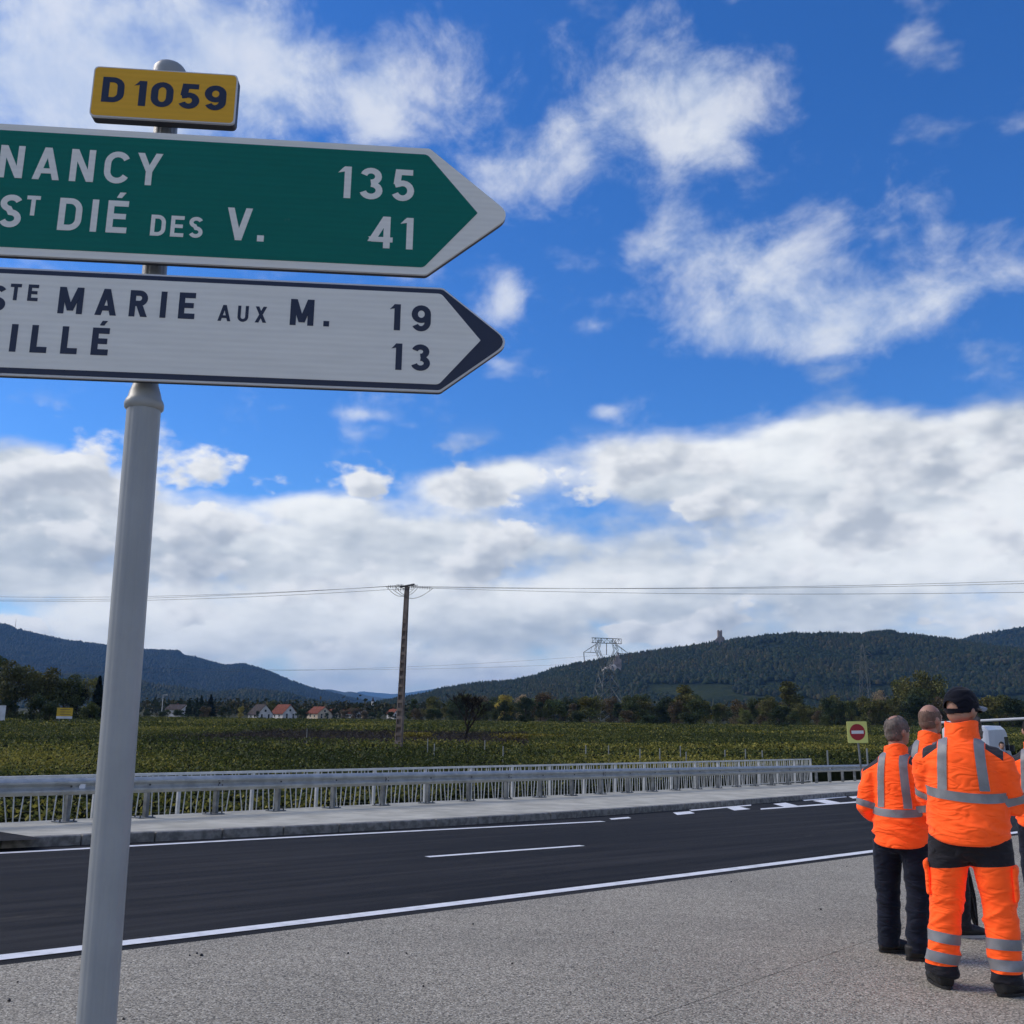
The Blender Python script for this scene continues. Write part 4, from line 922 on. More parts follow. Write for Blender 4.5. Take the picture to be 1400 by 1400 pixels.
mb = MB(); branch(mb, b + Vector((0, 0, 0)), Vector((.22, 0, 1)).normalized(), 2.6, .20, 6); mb.build('branches', M['twigdark'], o); random.seed(5)
mb = MB(); mb.tube([b - Vector((0, 0, .1)), b + Vector((.05, 0, .5)), b + Vector((.15, 0, 1.0))], [.30, .24, .20], 8); mb.build('trunk', M['twigdark'], o)
# ------------------------------------------------------------ village houses
M['render'] = mat('house_render', rough=.9, build=vary((.52, .50, .47), (.68, .67, .64), .5, co=world_co), spec=.1)
M['cream'] = mat('cream_render', rough=.9, build=vary((.48, .40, .29), (.60, .52, .40), .5, co=world_co), spec=.1)
M['tile'] = mat('red_roof_tiles', rough=.85, build=vary((.13, .042, .028), (.22, .075, .05), 1.2, co=world_co), spec=.1)
M['tiledk'] = mat('dark_roof_tiles', rough=.85, build=vary((.045, .038, .038), (.085, .07, .068), 1.2, co=world_co), spec=.1)
M['pane'] = mat('window_glass', (.015, .018, .022), .1)
def house(px, eave, ridge, D, wpx, deep, roofm, wallm, rot, label):
    """gable width from the photo, eave and ridge heights from the photo"""
    c = atY(px, ridge, D); we = wpx / F * D; ze = atY(px, eave, D).z; zr = c.z; base = PLAIN
    o = empty('house', (c.x, D, base), rot, label, 'house'); h, H = ze - base, zr - base
    W, L = we / 2, deep / 2
    MB().add([(-W, -L, 0), (W, -L, 0), (W, L, 0), (-W, L, 0), (-W, -L, h), (W, -L, h), (W, L, h), (-W, L, h), (0, -L, H - .12), (0, L, H - .12)],
             [(0, 1, 5, 8, 4), (2, 3, 7, 9, 6), (1, 2, 6, 5), (3, 0, 4, 7)])
    mb = MB().add([(-W, -L, 0), (W, -L, 0), (W, L, 0), (-W, L, 0), (-W, -L, h), (W, -L, h), (W, L, h), (-W, L, h), (0, -L, H - .12), (0, L, H - .12)], [(0, 1, 5, 8, 4), (2, 3, 7, 9, 6), (1, 2, 6, 5), (3, 0, 4, 7)])
    link_mesh('wall', mb.mesh('wall', wallm), o)
    mb = MB(); e = .5; sl = (H - h) / W
    for s in (-1, 1):
        a = [(s * (W + e), -L - .4, h - e * sl), (s * (W + e), L + .4, h - e * sl), (0, L + .4, H), (0, -L - .4, H)]
        mb.add(a + [(x, y, z + .22) for x, y, z in a], [(0, 1, 2, 3), (7, 6, 5, 4), (0, 4, 5, 1), (1, 5, 6, 2), (3, 2, 6, 7), (0, 3, 7, 4)])
    rf = link_mesh('roof', mb.mesh('roof', roofm), o)
    ch = link_mesh('chimney', MB().box((W * .35, L * .3, H - W * .35 * sl + .7), (.8, .8, 2.0)).mesh('chimney', M['tile']), rf)
    for s in (-.45, .45):
        for zf in (.28, .72):
            f = link_mesh('window', MB().box((s * W, -L - .03, h * zf), (1.1, .10, 1.3)).mesh('window', M['render']), o); link_mesh('pane', MB().box((s * W, -L - .09, h * zf), (.9, .06, 1.1)).mesh('pane', M['pane']), f)
    f = link_mesh('window', MB().box((0, -L - .03, h + (H - h) * .35), (1.2, .10, 1.3)).mesh('window', M['render']), o); link_mesh('pane', MB().box((0, -L - .09, h + (H - h) * .35), (1.0, .06, 1.1)).mesh('pane', M['pane']), f)
    for y in (-.4, .35):
        for s in (-1, 1):
            f = link_mesh('window', MB().box((s * (W + .03), y * L, h * .5), (.10, 1.2, 1.3)).mesh('window', M['render']), o); link_mesh('pane', MB().box((s * (W + .09), y * L, h * .5), (.06, 1.0, 1.1)).mesh('pane', M['pane']), f)
    return o
R_ = math.radians
house(357, 976, 963.5, 500, 22, 11, M['tiledk'], M['render'], R_(40), 'steep gabled white house with dark roof in the village')
house(389, 975, 963.5, 520, 21, 13, M['tile'], M['render'], R_(42), 'white gabled house with dark red roof beside the steep one')
house(437, 975, 966.5, 540, 20, 13, M['tile'], M['cream'], R_(38), 'low wide house with bright red roof and cream gable')
house(244, 970, 963.5, 560, 20, 11, M['tiledk'], M['render'], R_(70), 'long white house with flat dark roof left of the spruces')
house(455, 976, 970, 640, 11, 9, M['tile'], M['cream'], R_(30), 'small cream house right of the bright red roof')
house(480, 975, 969, 650, 13, 11, M['tile'], M['render'], R_(60), 'small red roofed house in the middle of the village')
house(490, 974, 969.5, 690, 9, 9, M['tile'], M['cream'], R_(20), 'tiny pinkish roofed house beside the small red roofed one')
house(499, 976, 971, 660, 6, 8, M['tiledk'], M['cream'], R_(20), 'tiny cream gable at the right end of the red roofs')
house(538, 975, 970, 600, 9, 9, M['tile'], M['render'], R_(35), 'small white gable just left of the concrete pole')
# white mast beside the long house, with a lamp head
b = atY(221, 975, 600); o = empty('village_mast', (b.x, b.y, PLAIN), 0, 'white lamp mast standing behind the long white house', 'mast'); t_ = atY(221, 950, 600)
MB().tube([(b.x, b.y, PLAIN), (b.x, b.y, t_.z)], [.32, .22], 8).build('pole', M['render'], o); MB().box((b.x + 1.2, b.y, t_.z), (2.8, .5, .35)).build('lamp_head', M['render'], o)
b = atY(509, 978, 760); o = empty('church_spire', (b.x, b.y, PLAIN), 0, 'pale thin tower rising above the village roofs', 'tower'); t_ = atY(509, 953, 760); t2 = atY(509, 959, 760)
MB().tube([(b.x, b.y, PLAIN), (b.x, b.y, t2.z)], 1.1, 8).build('shaft', M['render'], o); MB().tube([(b.x, b.y, t2.z), (b.x, b.y, t_.z)], [1.2, .1], 8).build('spire', M['tiledk'], o)

# ------------------------------------------------------------ boards by the left trees
M['byellow'] = mat('yellow_board', rough=.5, build=vary((.52, .33, .015), (.66, .42, .02), .8, co=world_co)); M['bwhite'] = mat('white_board', rough=.5, build=vary((.55, .56, .56), (.68, .69, .69), .8, co=world_co)); M['ink'] = mat('board_print', (.12, .09, .05), .6)
def board(x0, x1, y0, y1, ysplit, D, top_m, name, label, lines):
    a = atY(x0, y0, D); b_ = atY(x1, y1, D); o = empty(name, ((a.x + b_.x) / 2, D, PLAIN), 0, label, 'billboard'); cx, cz = (a.x + b_.x) / 2, (a.z + b_.z) / 2; W = b_.x - a.x
    if ysplit:
        zs = atY(x0, ysplit, D).z
        MB().box((cx, D, (a.z + zs) / 2), (W, .12, a.z - zs)).build('panel', top_m, o); MB().box((cx, D, (zs + b_.z) / 2), (W, .12, zs - b_.z - .01)).build('lower_strip', M['bwhite'], o)
    else: MB().box((cx, D, cz), (W, .12, a.z - b_.z)).build('panel', top_m, o)
    for k in range(lines):
        z_ = a.z - (a.z - (atY(x0, ysplit, D).z if ysplit else b_.z)) * (k + .8) / (lines + .6)
        MB().box((cx + random.uniform(-.1, .1) * W, D - .07, z_), (W * random.uniform(.45, .7), .012, .10)).build('print_line', M['ink'], o)
    for s in (-.3, .35): MB().box((cx + s * W, D + .12, (b_.z + PLAIN) / 2 + .4), (.14, .1, b_.z - PLAIN + .8)).build('leg', M['galvdark'], o)
board(78.5, 98.3, 967.5, 982.8, 979, 190, M['byellow'], 'billboard', 'yellow billboard with a white strip below on thin legs', 3)
board(-26, 6, 964, 985, None, 190, M['bwhite'], 'billboard', 'pale white billboard in front of the dark trees', 1)

# ------------------------------------------------------------ concrete power pole
M['pconc'] = mat('pole_concrete', rough=.9, build=vary((.15, .12, .10), (.24, .195, .165), 1.5, co=world_co, bumpk=.3, bscale=20), spec=.15)
M['dsteel'] = mat('weathered_steel', rough=.6, build=vary((.03, .03, .032), (.06, .06, .062), 3, co=world_co), spec=.3)
M['insul'] = mat('insulator_glass', (.035, .03, .028), .3)
PD = 84.0; pt_ = atY(556.5, 802, PD); pb_ = atY(545.5, 1013, PD); pdir = (pt_ - pb_).normalized(); pb_ = pb_ + pdir * ((PLAIN - pb_.z) / pdir.z)
po = empty('power_pole', pb_, 0, 'brown concrete power pole with ladder like recesses and small crossarm', 'power pole')
Hp = (pt_ - pb_).length; ca, sa = math.cos(R_(-26)), math.sin(R_(-26)); ax = Vector((ca, sa, 0)); ay = Vector((-sa, ca, 0))
def pp(f, x, y): return pb_ + pdir * (Hp * f) + ax * x + ay * y
def wd(f): return .34 - .15 * f       # half width of the broad face
def bw(f): return .17 - .06 * f
mb = MB(); nlev = 30
for s in (-1, 1):     # two flanges
    V = []
    for k in range(nlev + 1):
        f = k / nlev; w_, b2 = wd(f), bw(f)
        for (x, y) in ((s * w_, -b2), (s * (w_ - .085), -b2), (s * (w_ - .085), b2), (s * w_, b2)): V.append(pp(f, x, y))
    Fc = [(k * 4 + j, k * 4 + (j + 1) % 4, k * 4 + 4 + (j + 1) % 4, k * 4 + 4 + j) for k in range(nlev) for j in range(4)] + [(nlev * 4, nlev * 4 + 1, nlev * 4 + 2, nlev * 4 + 3)]
    MB().add(V, Fc).build('flange', M['pconc'], po)
V = []
for k in range(2):
    f = k; w_ = wd(f) - .088; b2 = .02
    for (x, y) in ((-w_, -b2), (w_, -b2), (w_, b2), (-w_, b2)): V.append(pp(f, x, y))
MB().add(V, [(j, (j + 1) % 4, 4 + (j + 1) % 4, 4 + j) for j in range(4)]).build('web', M['pconc'], po)
f = .12
while f < .80:        # ribs between the recesses
    w_ = wd(f) - .089; b2 = bw(f) * .96; V = []
    for g_ in (f - .009, f + .009):
        for (x, y) in ((-w_, -b2), (w_, -b2), (w_, b2), (-w_, b2)): V.append(pp(g_, x, y))
    MB().add(V, [(3, 2, 1, 0), (4, 5, 6, 7)] + [(j, (j + 1) % 4, 4 + (j + 1) % 4, 4 + j) for j in range(4)]).build('rib', M['pconc'], po); f += .045
w_, b2 = wd(.9) - .089, bw(.9) * .9; V = []
for g_ in (.81, 1.0):
    for (x, y) in ((-w_, -b2), (w_, -b2), (w_, b2), (-w_, b2)): V.append(pp(g_, x, y))
MB().add(V, [(3, 2, 1, 0), (4, 5, 6, 7)] + [(j, (j + 1) % 4, 4 + (j + 1) % 4, 4 + j) for j in range(4)]).build('head_block', M['pconc'], po)
# crossarm runs obliquely away from the camera
cx_ = Vector((.55, -.84, 0)).normalized(); ct = pp(1.0, 0, 0) + Vector((0, 0, .06))
MB().tube([ct - cx_ * 1.35 + Vector((0, 0, .05)), ct + cx_ * 1.35], .085, 4).build('crossarm', M['dsteel'], po)
MB().tube([ct + Vector((-.25, .3, .02)) - cx_ * 1.0, ct + Vector((-.05, 0, -.30))], .035, 4).build('brace', M['dsteel'], po)
ends = []
for k, (sgn, off, up_) in enumerate([(-1, -1.2, .06), (-1, 0.0, .02), (-1, 1.1, -.42), (1, -1.2, .10), (1, 0.0, .06), (1, 1.15, -.22)]):
    st = ct + cx_ * off + Vector((0, 0, up_)); en = st + Vector((sgn * (1.15 if off < 1 else 1.55) * (.9 if off == 0 else 1.12), .25 * sgn, -.05))
    mb = MB(); mb.tube([st, en], .016, 5)
    for q in range(5):
        c_ = st.lerp(en, .35 + q * .12); d_ = (en - st).normalized(); mb.tube([c_ - d_ * .015, c_ + d_ * .015, c_ + d_ * .04], [.15, .15, .05], 8)
    mb.build('insulator_string', M['insul'], po); ends.append((sgn, en))
L3 = [e for s, e in ends if s < 0]; R3 = [e for s, e in ends if s > 0]
for a, b in zip(L3, R3):      # jumper loops under the arm
    m_ = [a.lerp(b, k / 10) + Vector((0, 0, -math.sin(math.pi * k / 10) * .85)) for k in range(11)]; MB().tube(m_, .022, 5, cap=False).build('jumper_loop', M['dsteel'], po)
M['wire'] = mat('wire_aluminium', (.09, .095, .105), .55, .3)
def wire(a, b, sag, r, label, group=None, n=28):
    pts = [a.lerp(b, k / n) + Vector((0, 0, -4 * sag * (k / n) * (1 - k / n))) for k in range(n + 1)]; o = MB().tube(pts, r, 5).build('power_line', M['wire']); return tag(o, label, 'power line', group)
lp = [(-40, 819.5), (-40, 821), (-40, 819.5 + 1)]
wl = ['upper wire running left from the concrete pole', 'middle wire running left from the concrete pole', 'lowest wire running left from the concrete pole']
for (a, tgt, l_) in zip(L3, [(-60, 814.5, 118), (-60, 819.5, 117), (-60, 820.5, 112)], wl): wire(a, atY(*tgt), .5, .017, l_)
wr = ['upper wire running right from the concrete pole', 'middle wire running right from the concrete pole', 'lowest wire running right from the concrete pole']
for (a, tgt, l_) in zip(R3, [(1500, 791, 70), (1500, 795, 69), (1500, 808, 66)], wr): wire(a, atY(*tgt), .35, .015, l_)

# ------------------------------------------------------------ lattice pylons
M['lattice'] = mat('pylon_steel', rough=.6, metal=.3, build=vary((.075, .085, .088), (.13, .145, .145), .3, co=world_co))
def member(mb, a, b, r): mb.tube([a, b], r, 4)
def pylon_cat(px_base, D, name, label):
    """pylon with two splayed legs frames, waist and a wide portal head"""
    base = atY(px_base, 985, D); O = Vector((base.x, D, PLAIN)); top = atY(px_base, 875, D).z; H = top - PLAIN; k = H / 100.0
    o = empty(name, O, 0, label, 'pylon'); rz = R_(20); ex = Vector((math.cos(rz), math.sin(rz), 0)); ey = Vector((-math.sin(rz), math.cos(rz), 0))
    P = lambda x, y, z: O + ex * (x * k) + ey * (y * k) + Vector((0, 0, z * k))
    r = .14
    # body: four legs from the ground to the waist, braced with crosses
    lv = [(0, 17), (22, 14), (42, 11), (58, 8), (68, 5.5)]
    for sx in (-1, 1):
        for sy in (-1, 1):
            mb = MB()
            for (z0, w0), (z1, w1) in zip(lv[:-1], lv[1:]): member(mb, P(sx * w0, sy * w0, z0), P(sx * w1, sy * w1, z1), r * 1.35)
            mb.build('leg', M['lattice'], o)
    for face in range(4):
        mb = MB()
        for (z0, w0), (z1, w1) in zip(lv[:-1], lv[1:]):
            c = [((-1, -1), (1, -1)), ((1, -1), (1, 1)), ((1, 1), (-1, 1)), ((-1, 1), (-1, -1))][face]
            (a, b), (c_, d) = c
            member(mb, P(a * w0, b * w0, z0), P(c_ * w1, d * w1, z1), r); member(mb, P(c_ * w0, d * w0, z0), P(a * w1, b * w1, z1), r); member(mb, P(a * w1, b * w1, z1), P(c_ * w1, d * w1, z1), r * .8)
        mb.build('bracing', M['lattice'], o)
    # head: two arms widening then closing to the beam
    for s in (-1, 1):
        mb = MB(); path = [(3.5, 68, 2.2), (9, 79, 2.4), (13, 88, 2.4), (11, 95, 2.2), (9, 100, 2)]
        prev = None
        for (x, z, w) in path:
            cur = [P(s * (x - w), -2, z), P(s * (x + w), -2, z), P(s * (x + w), 2, z), P(s * (x - w), 2, z)]
            if prev:
                for i in range(4): member(mb, prev[i], cur[i], r * .9); member(mb, prev[i], cur[(i + 1) % 4], r * .6)
            prev = cur
        mb.build('head_arm', M['lattice'], o)
        mb = MB(); tip = P(s * 31, 0, 84)
        for y in (-2, 2): member(mb, P(s * 15, y, 84), tip, r * .9); member(mb, P(s * 13, y, 95), tip, r * .9)
        member(mb, P(s * 22, 0, 84), P(s * 20, 0, 91), r * .6); mb.build('crossarm', M['lattice'], o)
        mb = MB(); mb.tube([P(s * 31, 0, 84), P(s * 30, 0, 70)], .22, 6); mb.build('insulator', M['insul'], o)
    mb = MB()
    pr = None
    for i in range(11):
        x = -20 + 4 * i; cur = [P(x, -1.6, 96), P(x, 1.6, 96), P(x, 1.6, 102), P(x, -1.6, 102)]
        if pr:
            for q in range(4): member(mb, pr[q], cur[q], r)
            member(mb, pr[0] if i % 2 else pr[3], cur[3] if i % 2 else cur[0], r * .8)
        member(mb, cur[0], cur[3], r * .8); pr = cur
    mb.build('top_beam', M['lattice'], o); MB().tube([P(0, 0, 96), P(0, 0, 82)], .22, 6).build('insulator', M['insul'], o)
    return P
PC = pylon_cat(830, 560, 'lattice_pylon', 'wide headed lattice pylon standing among trees below the castle hill')
def pylon_slim(px_, D, name, label):
    base = atY(px_, 975, D); O = Vector((base.x, D, PLAIN)); top = atY(px_, 880, D).z; H = top - PLAIN
    o = empty(name, O, 0, label, 'pylon'); rz = R_(50); ex = Vector((math.cos(rz), math.sin(rz), 0)); ey = Vector((-math.sin(rz), math.cos(rz), 0)); k = H / 100
    P = lambda x, y, z: O + ex * (x * k) + ey * (y * k) + Vector((0, 0, z * k)); lv = [(0, 7.5), (20, 6.2), (38, 5.2), (52, 4.8), (64, 3.9), (75, 3.2), (85, 2.7), (100, .4)]; r = .12
    for sx in (-1, 1):
        for sy in (-1, 1):
            mb = MB()
            for (z0, w0), (z1, w1) in zip(lv[:-1], lv[1:]): member(mb, P(sx * w0, sy * w0, z0), P(sx * w1, sy * w1, z1), r * 1.3)
            mb.build('leg', M['lattice'], o)
    for face in range(4):
        mb = MB(); (a, b), (c_, d) = [((-1, -1), (1, -1)), ((1, -1), (1, 1)), ((1, 1), (-1, 1)), ((-1, 1), (-1, -1))][face]
        for (z0, w0), (z1, w1) in zip(lv[:-2], lv[1:-1]): member(mb, P(a * w0, b * w0, z0), P(c_ * w1, d * w1, z1), r * .8); member(mb, P(c_ * w0, d * w0, z0), P(a * w1, b * w1, z1), r * .8)
        mb.build('bracing', M['lattice'], o)
    tips = []
    for s in (-1, 1):
        for (z, L) in ((64, 17), (75, 13), (85, 11)):
            mb = MB(); tip = P(0, s * L, z)
            for x in (-1, 1): member(mb, P(x * 3, s * 3, z), tip, r * .8); member(mb, P(x * 2.8, s * 2.8, z + 7), tip, r * .8)
            mb.build('crossarm', M['lattice'], o); MB().tube([tip, tip - Vector((0, 0, 2.2))], .14, 5).build('insulator', M['insul'], o); tips.append(tip - Vector((0, 0, 2.2)))
    return tips
tips = pylon_slim(1185, 640, 'lattice_pylon', 'slim lattice mast with three pairs of arms in front of the forest')
# lines from the wide pylon to the left and right
wire(PC(-30, 0, 70), atY(-60, 905, 420), 3.5, .05, 'upper high voltage line running left from the wide pylon')
wire(PC(0, 0, 82), atY(-60, 917, 400), 4.0, .05, 'lower high voltage line running left from the wide pylon')
wire(PC(0, 0, 82), atY(1010, 905, 900), 6, .055, 'high voltage line running right from the wide pylon')
wire(tips[1], atY(1480, 915, 560), 5, .045, 'upper line from the slim lattice mast to the right'); wire(tips[3], atY(1480, 938, 540), 5, .045, 'lower line from the slim lattice mast to the right')

# ------------------------------------------------------------ vineyard stakes and marker posts
M['stake'] = mat('galvanised_stake', (.30, .31, .30), .6, .2)
def stake(px, ytop, D, label, r=.03, group=None):
    t_ = atY(px, ytop, D); o = MB().tube([(t_.x, D, PLAIN - .1), (t_.x, D, t_.z - .02), (t_.x, D, t_.z)], [r, r, r * .5], 6).build('stake', M['stake']); return tag(o, label, 'stake', group)
for (px, yt) in [(801, 1019), (832, 1019), (875, 1024), (902, 1023), (930, 1020), (938, 1028), (991, 1025), (1019, 1024), (1042, 1026), (420, 996), (585, 1010), (594, 1017), (663, 1012), (688, 1020)]:
    D = (CH - CANOPY) * F / max(16, (yt + 9 - 966 - .013 * px)); seg = 'between the concrete pole and the bare tree' if 560 < px < 640 else 'left of the concrete pole' if px < 560 else 'between the bare tree and the pylon' if px < 815 else 'between the pylon and the tallest olive tree' if px < 936 else 'below the bright green rounded tree'
    stake(px, yt, D, 'thin grey vineyard stake above the vines ' + seg, .035, 'vineyard stakes ' + seg)
for px, yt, lab in [(1131, 1026, 'plain grey marker post left of the no entry sign'), (1185, 1023, 'plain grey marker post right of the no entry sign')]:
    g_ = onroad(px, 1069, 0); t_ = atY(px, yt, g_.y); tag(MB().box((t_.x, g_.y, (t_.z + g_.z - .4) / 2), (.06, .04, t_.z - g_.z + .4)).build('marker_post', M['stake']), lab, 'post')
# ------------------------------------------------------------ no entry sign
M['nyel'] = mat('fluorescent_yellow', (.74, .72, .20), .45); M['nred'] = mat('sign_red', (.36, .008, .020), .45); M['nwhite'] = mat('sign_bar_white', (.75, .74, .74), .45)
Dn = 37.6; a, b = atY(1157, 986, Dn), atY(1187.5, 1016, Dn); w_ = (b.x - a.x + a.z - b.z) / 2; cn = Vector(((a.x + b.x) / 2, Dn, (a.z + b.z) / 2)); gz_ = gz(cn.x, Dn) - .15
o = empty('no_entry_sign', (cn.x + .1, Dn, gz_), 0, 'round red no entry sign on a square fluorescent yellow board', 'road sign')
ez = Vector((-.02, 0, 1)).normalized(); ex = Vector((1, .10, .02)).normalized(); h_ = w_ / 2
MB().prism(rounded([(-h_, -h_), (h_, -h_), (h_, h_), (-h_, h_)], .05), cn, ex, ez, -.02, 0).build('backing_board', M['nyel'], o)
MB().prism([(h_ * .76 * math.cos(i * .19635), h_ * .76 * math.sin(i * .19635)) for i in range(32)], cn, ex, ez, .004, .008).build('red_disc', M['nred'], o)
MB().prism([(-h_ * .6, -h_ * .15), (h_ * .6, -h_ * .15), (h_ * .6, h_ * .15), (-h_ * .6, h_ * .15)], cn, ex, ez, .011, .015).build('white_bar', M['nwhite'], o)
MB().tube([cn + ez * h_ * .8 + Vector((0, .06, 0)), Vector((cn.x + .13, Dn + .06, gz_ - .3))], .04, 10).build('post', M['galvdark'], o)
# ------------------------------------------------------------ haze
def haze():
    m = bpy.data.materials.new('air'); m.use_nodes = True; t = m.node_tree; t.nodes.clear(); v = N(t, 'ShaderNodeVolumePrincipled'); v.inputs['Color'].default_value = (.25, .54, 1, 1); v.inputs['Density'].default_value = HAZE
    out = N(t, 'ShaderNodeOutputMaterial'); t.links.new(v.outputs[0], out.inputs['Volume'])
    o = MB().box((0, 12500, 448), (50000, 31000, 904)).build('haze', m); o['kind'] = 'stuff'; tag(o, 'pale blue haze in the valley air', 'haze')
HAZE = 3.7e-5
# ------------------------------------------------------------ people
def cloth(base, rough=.8, weave=.12, sat2=None):
    def f(t, b):
        p = obj_co(t); n = Noi(t, p, 7, 6, .6); w = Noi(t, scaled(t, p, (1, 1, 1.6)), 420, 2)
        c2 = sat2 or tuple(x * .82 for x in base)
        t.links.new(MixC(t, Rng(t, n, .3, .7), (*c2, 1), (*base, 1)), b.inputs['Base Color']); cr = Noi(t, scaled(t, p, (3, 3, 8)), 2.0, 1.6, .45, .8); rd = Mth(t, 'ABSOLUTE', Mth(t, 'SUBTRACT', cr, .5)); hgt = Mth(t, 'MULTIPLY_ADD', w, .05, Rng(t, rd, 0, .16)); bump(t, b, hgt, .45, .013)
        b.inputs['Sheen Weight'].default_value = .08
    return f
M['hivis'] = mat('orange_workwear', rough=.75, build=cloth((1.65, .175, .027), sat2=(1.5, .150, .021)), spec=.15)   # fluorescent dye: gives back more orange than falls on it
M['hiband'] = mat('reflective_tape', rough=.45, build=vary((.20, .205, .215), (.27, .275, .285), 9, bumpk=.1, bscale=200), spec=.4)
M['dkpatch'] = mat('charcoal_cloth', rough=.85, build=cloth((.045, .043, .05)), spec=.2)
M['blackcloth'] = mat('black_cloth', rough=.85, build=cloth((.022, .021, .026)), spec=.2)
M['jeans'] = mat('navy_denim', rough=.85, build=cloth((.010, .014, .028)), spec=.2)
M['boot'] = mat('black_leather', rough=.55, build=vary((.010, .010, .011), (.022, .021, .021), 14, bumpk=.3, bscale=160), spec=.4)
M['solewhite'] = mat('pale_sole', (.45, .44, .42), .7)
M['greytr'] = mat('grey_trousers', rough=.85, build=cloth((.12, .12, .125)), spec=.2)
M['shirt'] = mat('pale_blue_shirt', rough=.8, build=cloth((.42, .48, .58)), spec=.2)
M['darkjk'] = mat('dark_jacket', rough=.75, build=cloth((.018, .020, .028)), spec=.2)
M['capnavy'] = mat('cap_navy', rough=.85, build=cloth((.006, .007, .014)), spec=.15)
M['capgrey'] = mat('cap_brim_grey', rough=.8, build=cloth((.30, .30, .31)), spec=.2)
def skinf(t, b):
    p = obj_co(t); n = Noi(t, p, 9, 6, .6); f = Noi(t, p, 260, 3)
    t.links.new(MixC(t, Rng(t, n, .3, .7), (.36, .185, .125, 1), (.46, .26, .185, 1)), b.inputs['Base Color']); bump(t, b, f, .15, .002)
    b.inputs['Subsurface Weight'].default_value = .08; b.inputs['Subsurface Radius'].default_value = (.02, .008, .004); b.inputs['Subsurface Scale'].default_value = .3
M['skin'] = mat('skin', rough=.5, build=skinf, spec=.35)
def hairmat(name, c1, c2, sc_=60):
    def f(t, b):
        p = obj_co(t); n = Noi(t, scaled(t, p, (1, 1, .35)), sc_, 6, .7); q = Noi(t, p, 14, 4)
        t.links.new(MixC(t, Rng(t, Mth(t, 'MULTIPLY_ADD', q, .5, Mth(t, 'MULTIPLY', n, .5)), .38, .6), (*c1, 1), (*c2, 1)), b.inputs['Base Color']); bump(t, b, n, .6, .006)
    return mat(name, rough=.75, build=f, spec=.2)
M['hairgrey'] = hairmat('short_grey_hair', (.085, .075, .068), (.20, .165, .14)); M['stubble'] = hairmat('cropped_stubble', (.13, .085, .065), (.22, .14, .105), 90)
M['beard'] = hairmat('grizzled_beard', (.05, .04, .034), (.24, .21, .185), 50); M['hairdark'] = hairmat('dark_hair', (.012, .010, .009), (.03, .025, .02))
M['lens'] = mat('dark_lens', (.008, .008, .009), .15); M['eyew'] = mat('eye_white', (.55, .53, .5), .3); M['umb'] = mat('umbrella_cloth', rough=.6, build=cloth((.006, .006, .008)), spec=.35); M['metal'] = mat('polished_steel', (.5, .5, .52), .25, 1.0)

def ell(mb, c, r, n=18, m=12, R=None):
    c = Vector(c); V = []; Fc = []; R = R or Matrix.Identity(3)
    for i in range(m + 1):
        ph = -math.pi / 2 + math.pi * i / m
        for j in range(n): th = 2 * math.pi * j / n; V.append(c + R @ Vector((r[0] * math.cos(ph) * math.cos(th), r[1] * math.cos(ph) * math.sin(th), r[2] * math.sin(ph))))
    for i in range(m):
        for j in range(n):
            q = (i * n + j, i * n + (j + 1) % n, (i + 1) * n + (j + 1) % n, (i + 1) * n + j); Fc.append(q)
    mb.add(V, Fc); return mb
def fuse(mb, voxel, smooth=6):
    """one continuous surface from overlapping closed shapes (local coordinates)"""
    me = bpy.data.meshes.new('tmp'); me.from_pydata([tuple(p) for p in mb.v], [], mb.f)
    bm = bmesh.new(); bm.from_mesh(me); bmesh.ops.remove_doubles(bm, verts=bm.verts, dist=1e-5); bmesh.ops.recalc_face_normals(bm, faces=bm.faces); bm.to_mesh(me); bm.free()
    ob = bpy.data.objects.new('tmp', me); col.objects.link(ob); md = ob.modifiers.new('r', 'REMESH'); md.mode = 'VOXEL'; md.voxel_size = voxel
    dg = bpy.context.evaluated_depsgraph_get(); out = bpy.data.meshes.new_from_object(ob.evaluated_get(dg)); bpy.data.objects.remove(ob); bpy.data.meshes.remove(me)
    n = len(out.vertices); co = np.zeros(n * 3); out.vertices.foreach_get('co', co); co = co.reshape(-1, 3)
    e = np.zeros(len(out.edges) * 2, np.int32); out.edges.foreach_get('vertices', e); e = e.reshape(-1, 2); deg = np.bincount(e.ravel(), minlength=n)[:, None]
    for _ in range(smooth):
        s = np.zeros_like(co); np.add.at(s, e[:, 0], co[e[:, 1]]); np.add.at(s, e[:, 1], co[e[:, 0]]); co = co * .45 + .55 * s / np.maximum(deg, 1)
    out.vertices.foreach_set('co', co.ravel()); out.update(); return out
def displace(me, fn):
    n = len(me.vertices); co = np.zeros(n * 3); no = np.zeros(n * 3); me.vertices.foreach_get('co', co); me.vertices.foreach_get('normal', no); co = co.reshape(-1, 3); no = no.reshape(-1, 3)
    d = np.array([fn(Vector(p)) for p in co]); co += no * d[:, None]; me.vertices.foreach_set('co', co.ravel()); me.update()
def move(me, fn):
    for v in me.vertices: v.co = fn(v.co)
    me.update()
def ridged(p, k, seed): return 1 - abs(mnoise.noise(Vector((p.x * k[0] + seed, p.y * k[1], p.z * k[2]))) * 2)
def folds(amp, seed, zf):
    def f(p):
        tl = Vector((p.x, p.y, p.z + .45 * p.x * math.sin(seed) + .25 * p.y))
        a = ridged(tl, (2.6, 2.6, 8.5), seed); b = ridged(tl, (5, 5, 15), seed + 9); lo = mnoise.noise(Vector((p.x * 3, p.y * 3, p.z * 3 + seed)))
        return amp * zf(p) * (max(0, a - .35) * 1.5 + max(0, b - .4) * .55 - .35) + amp * .6 * lo * min(1.0, zf(p) * 2)
    return f
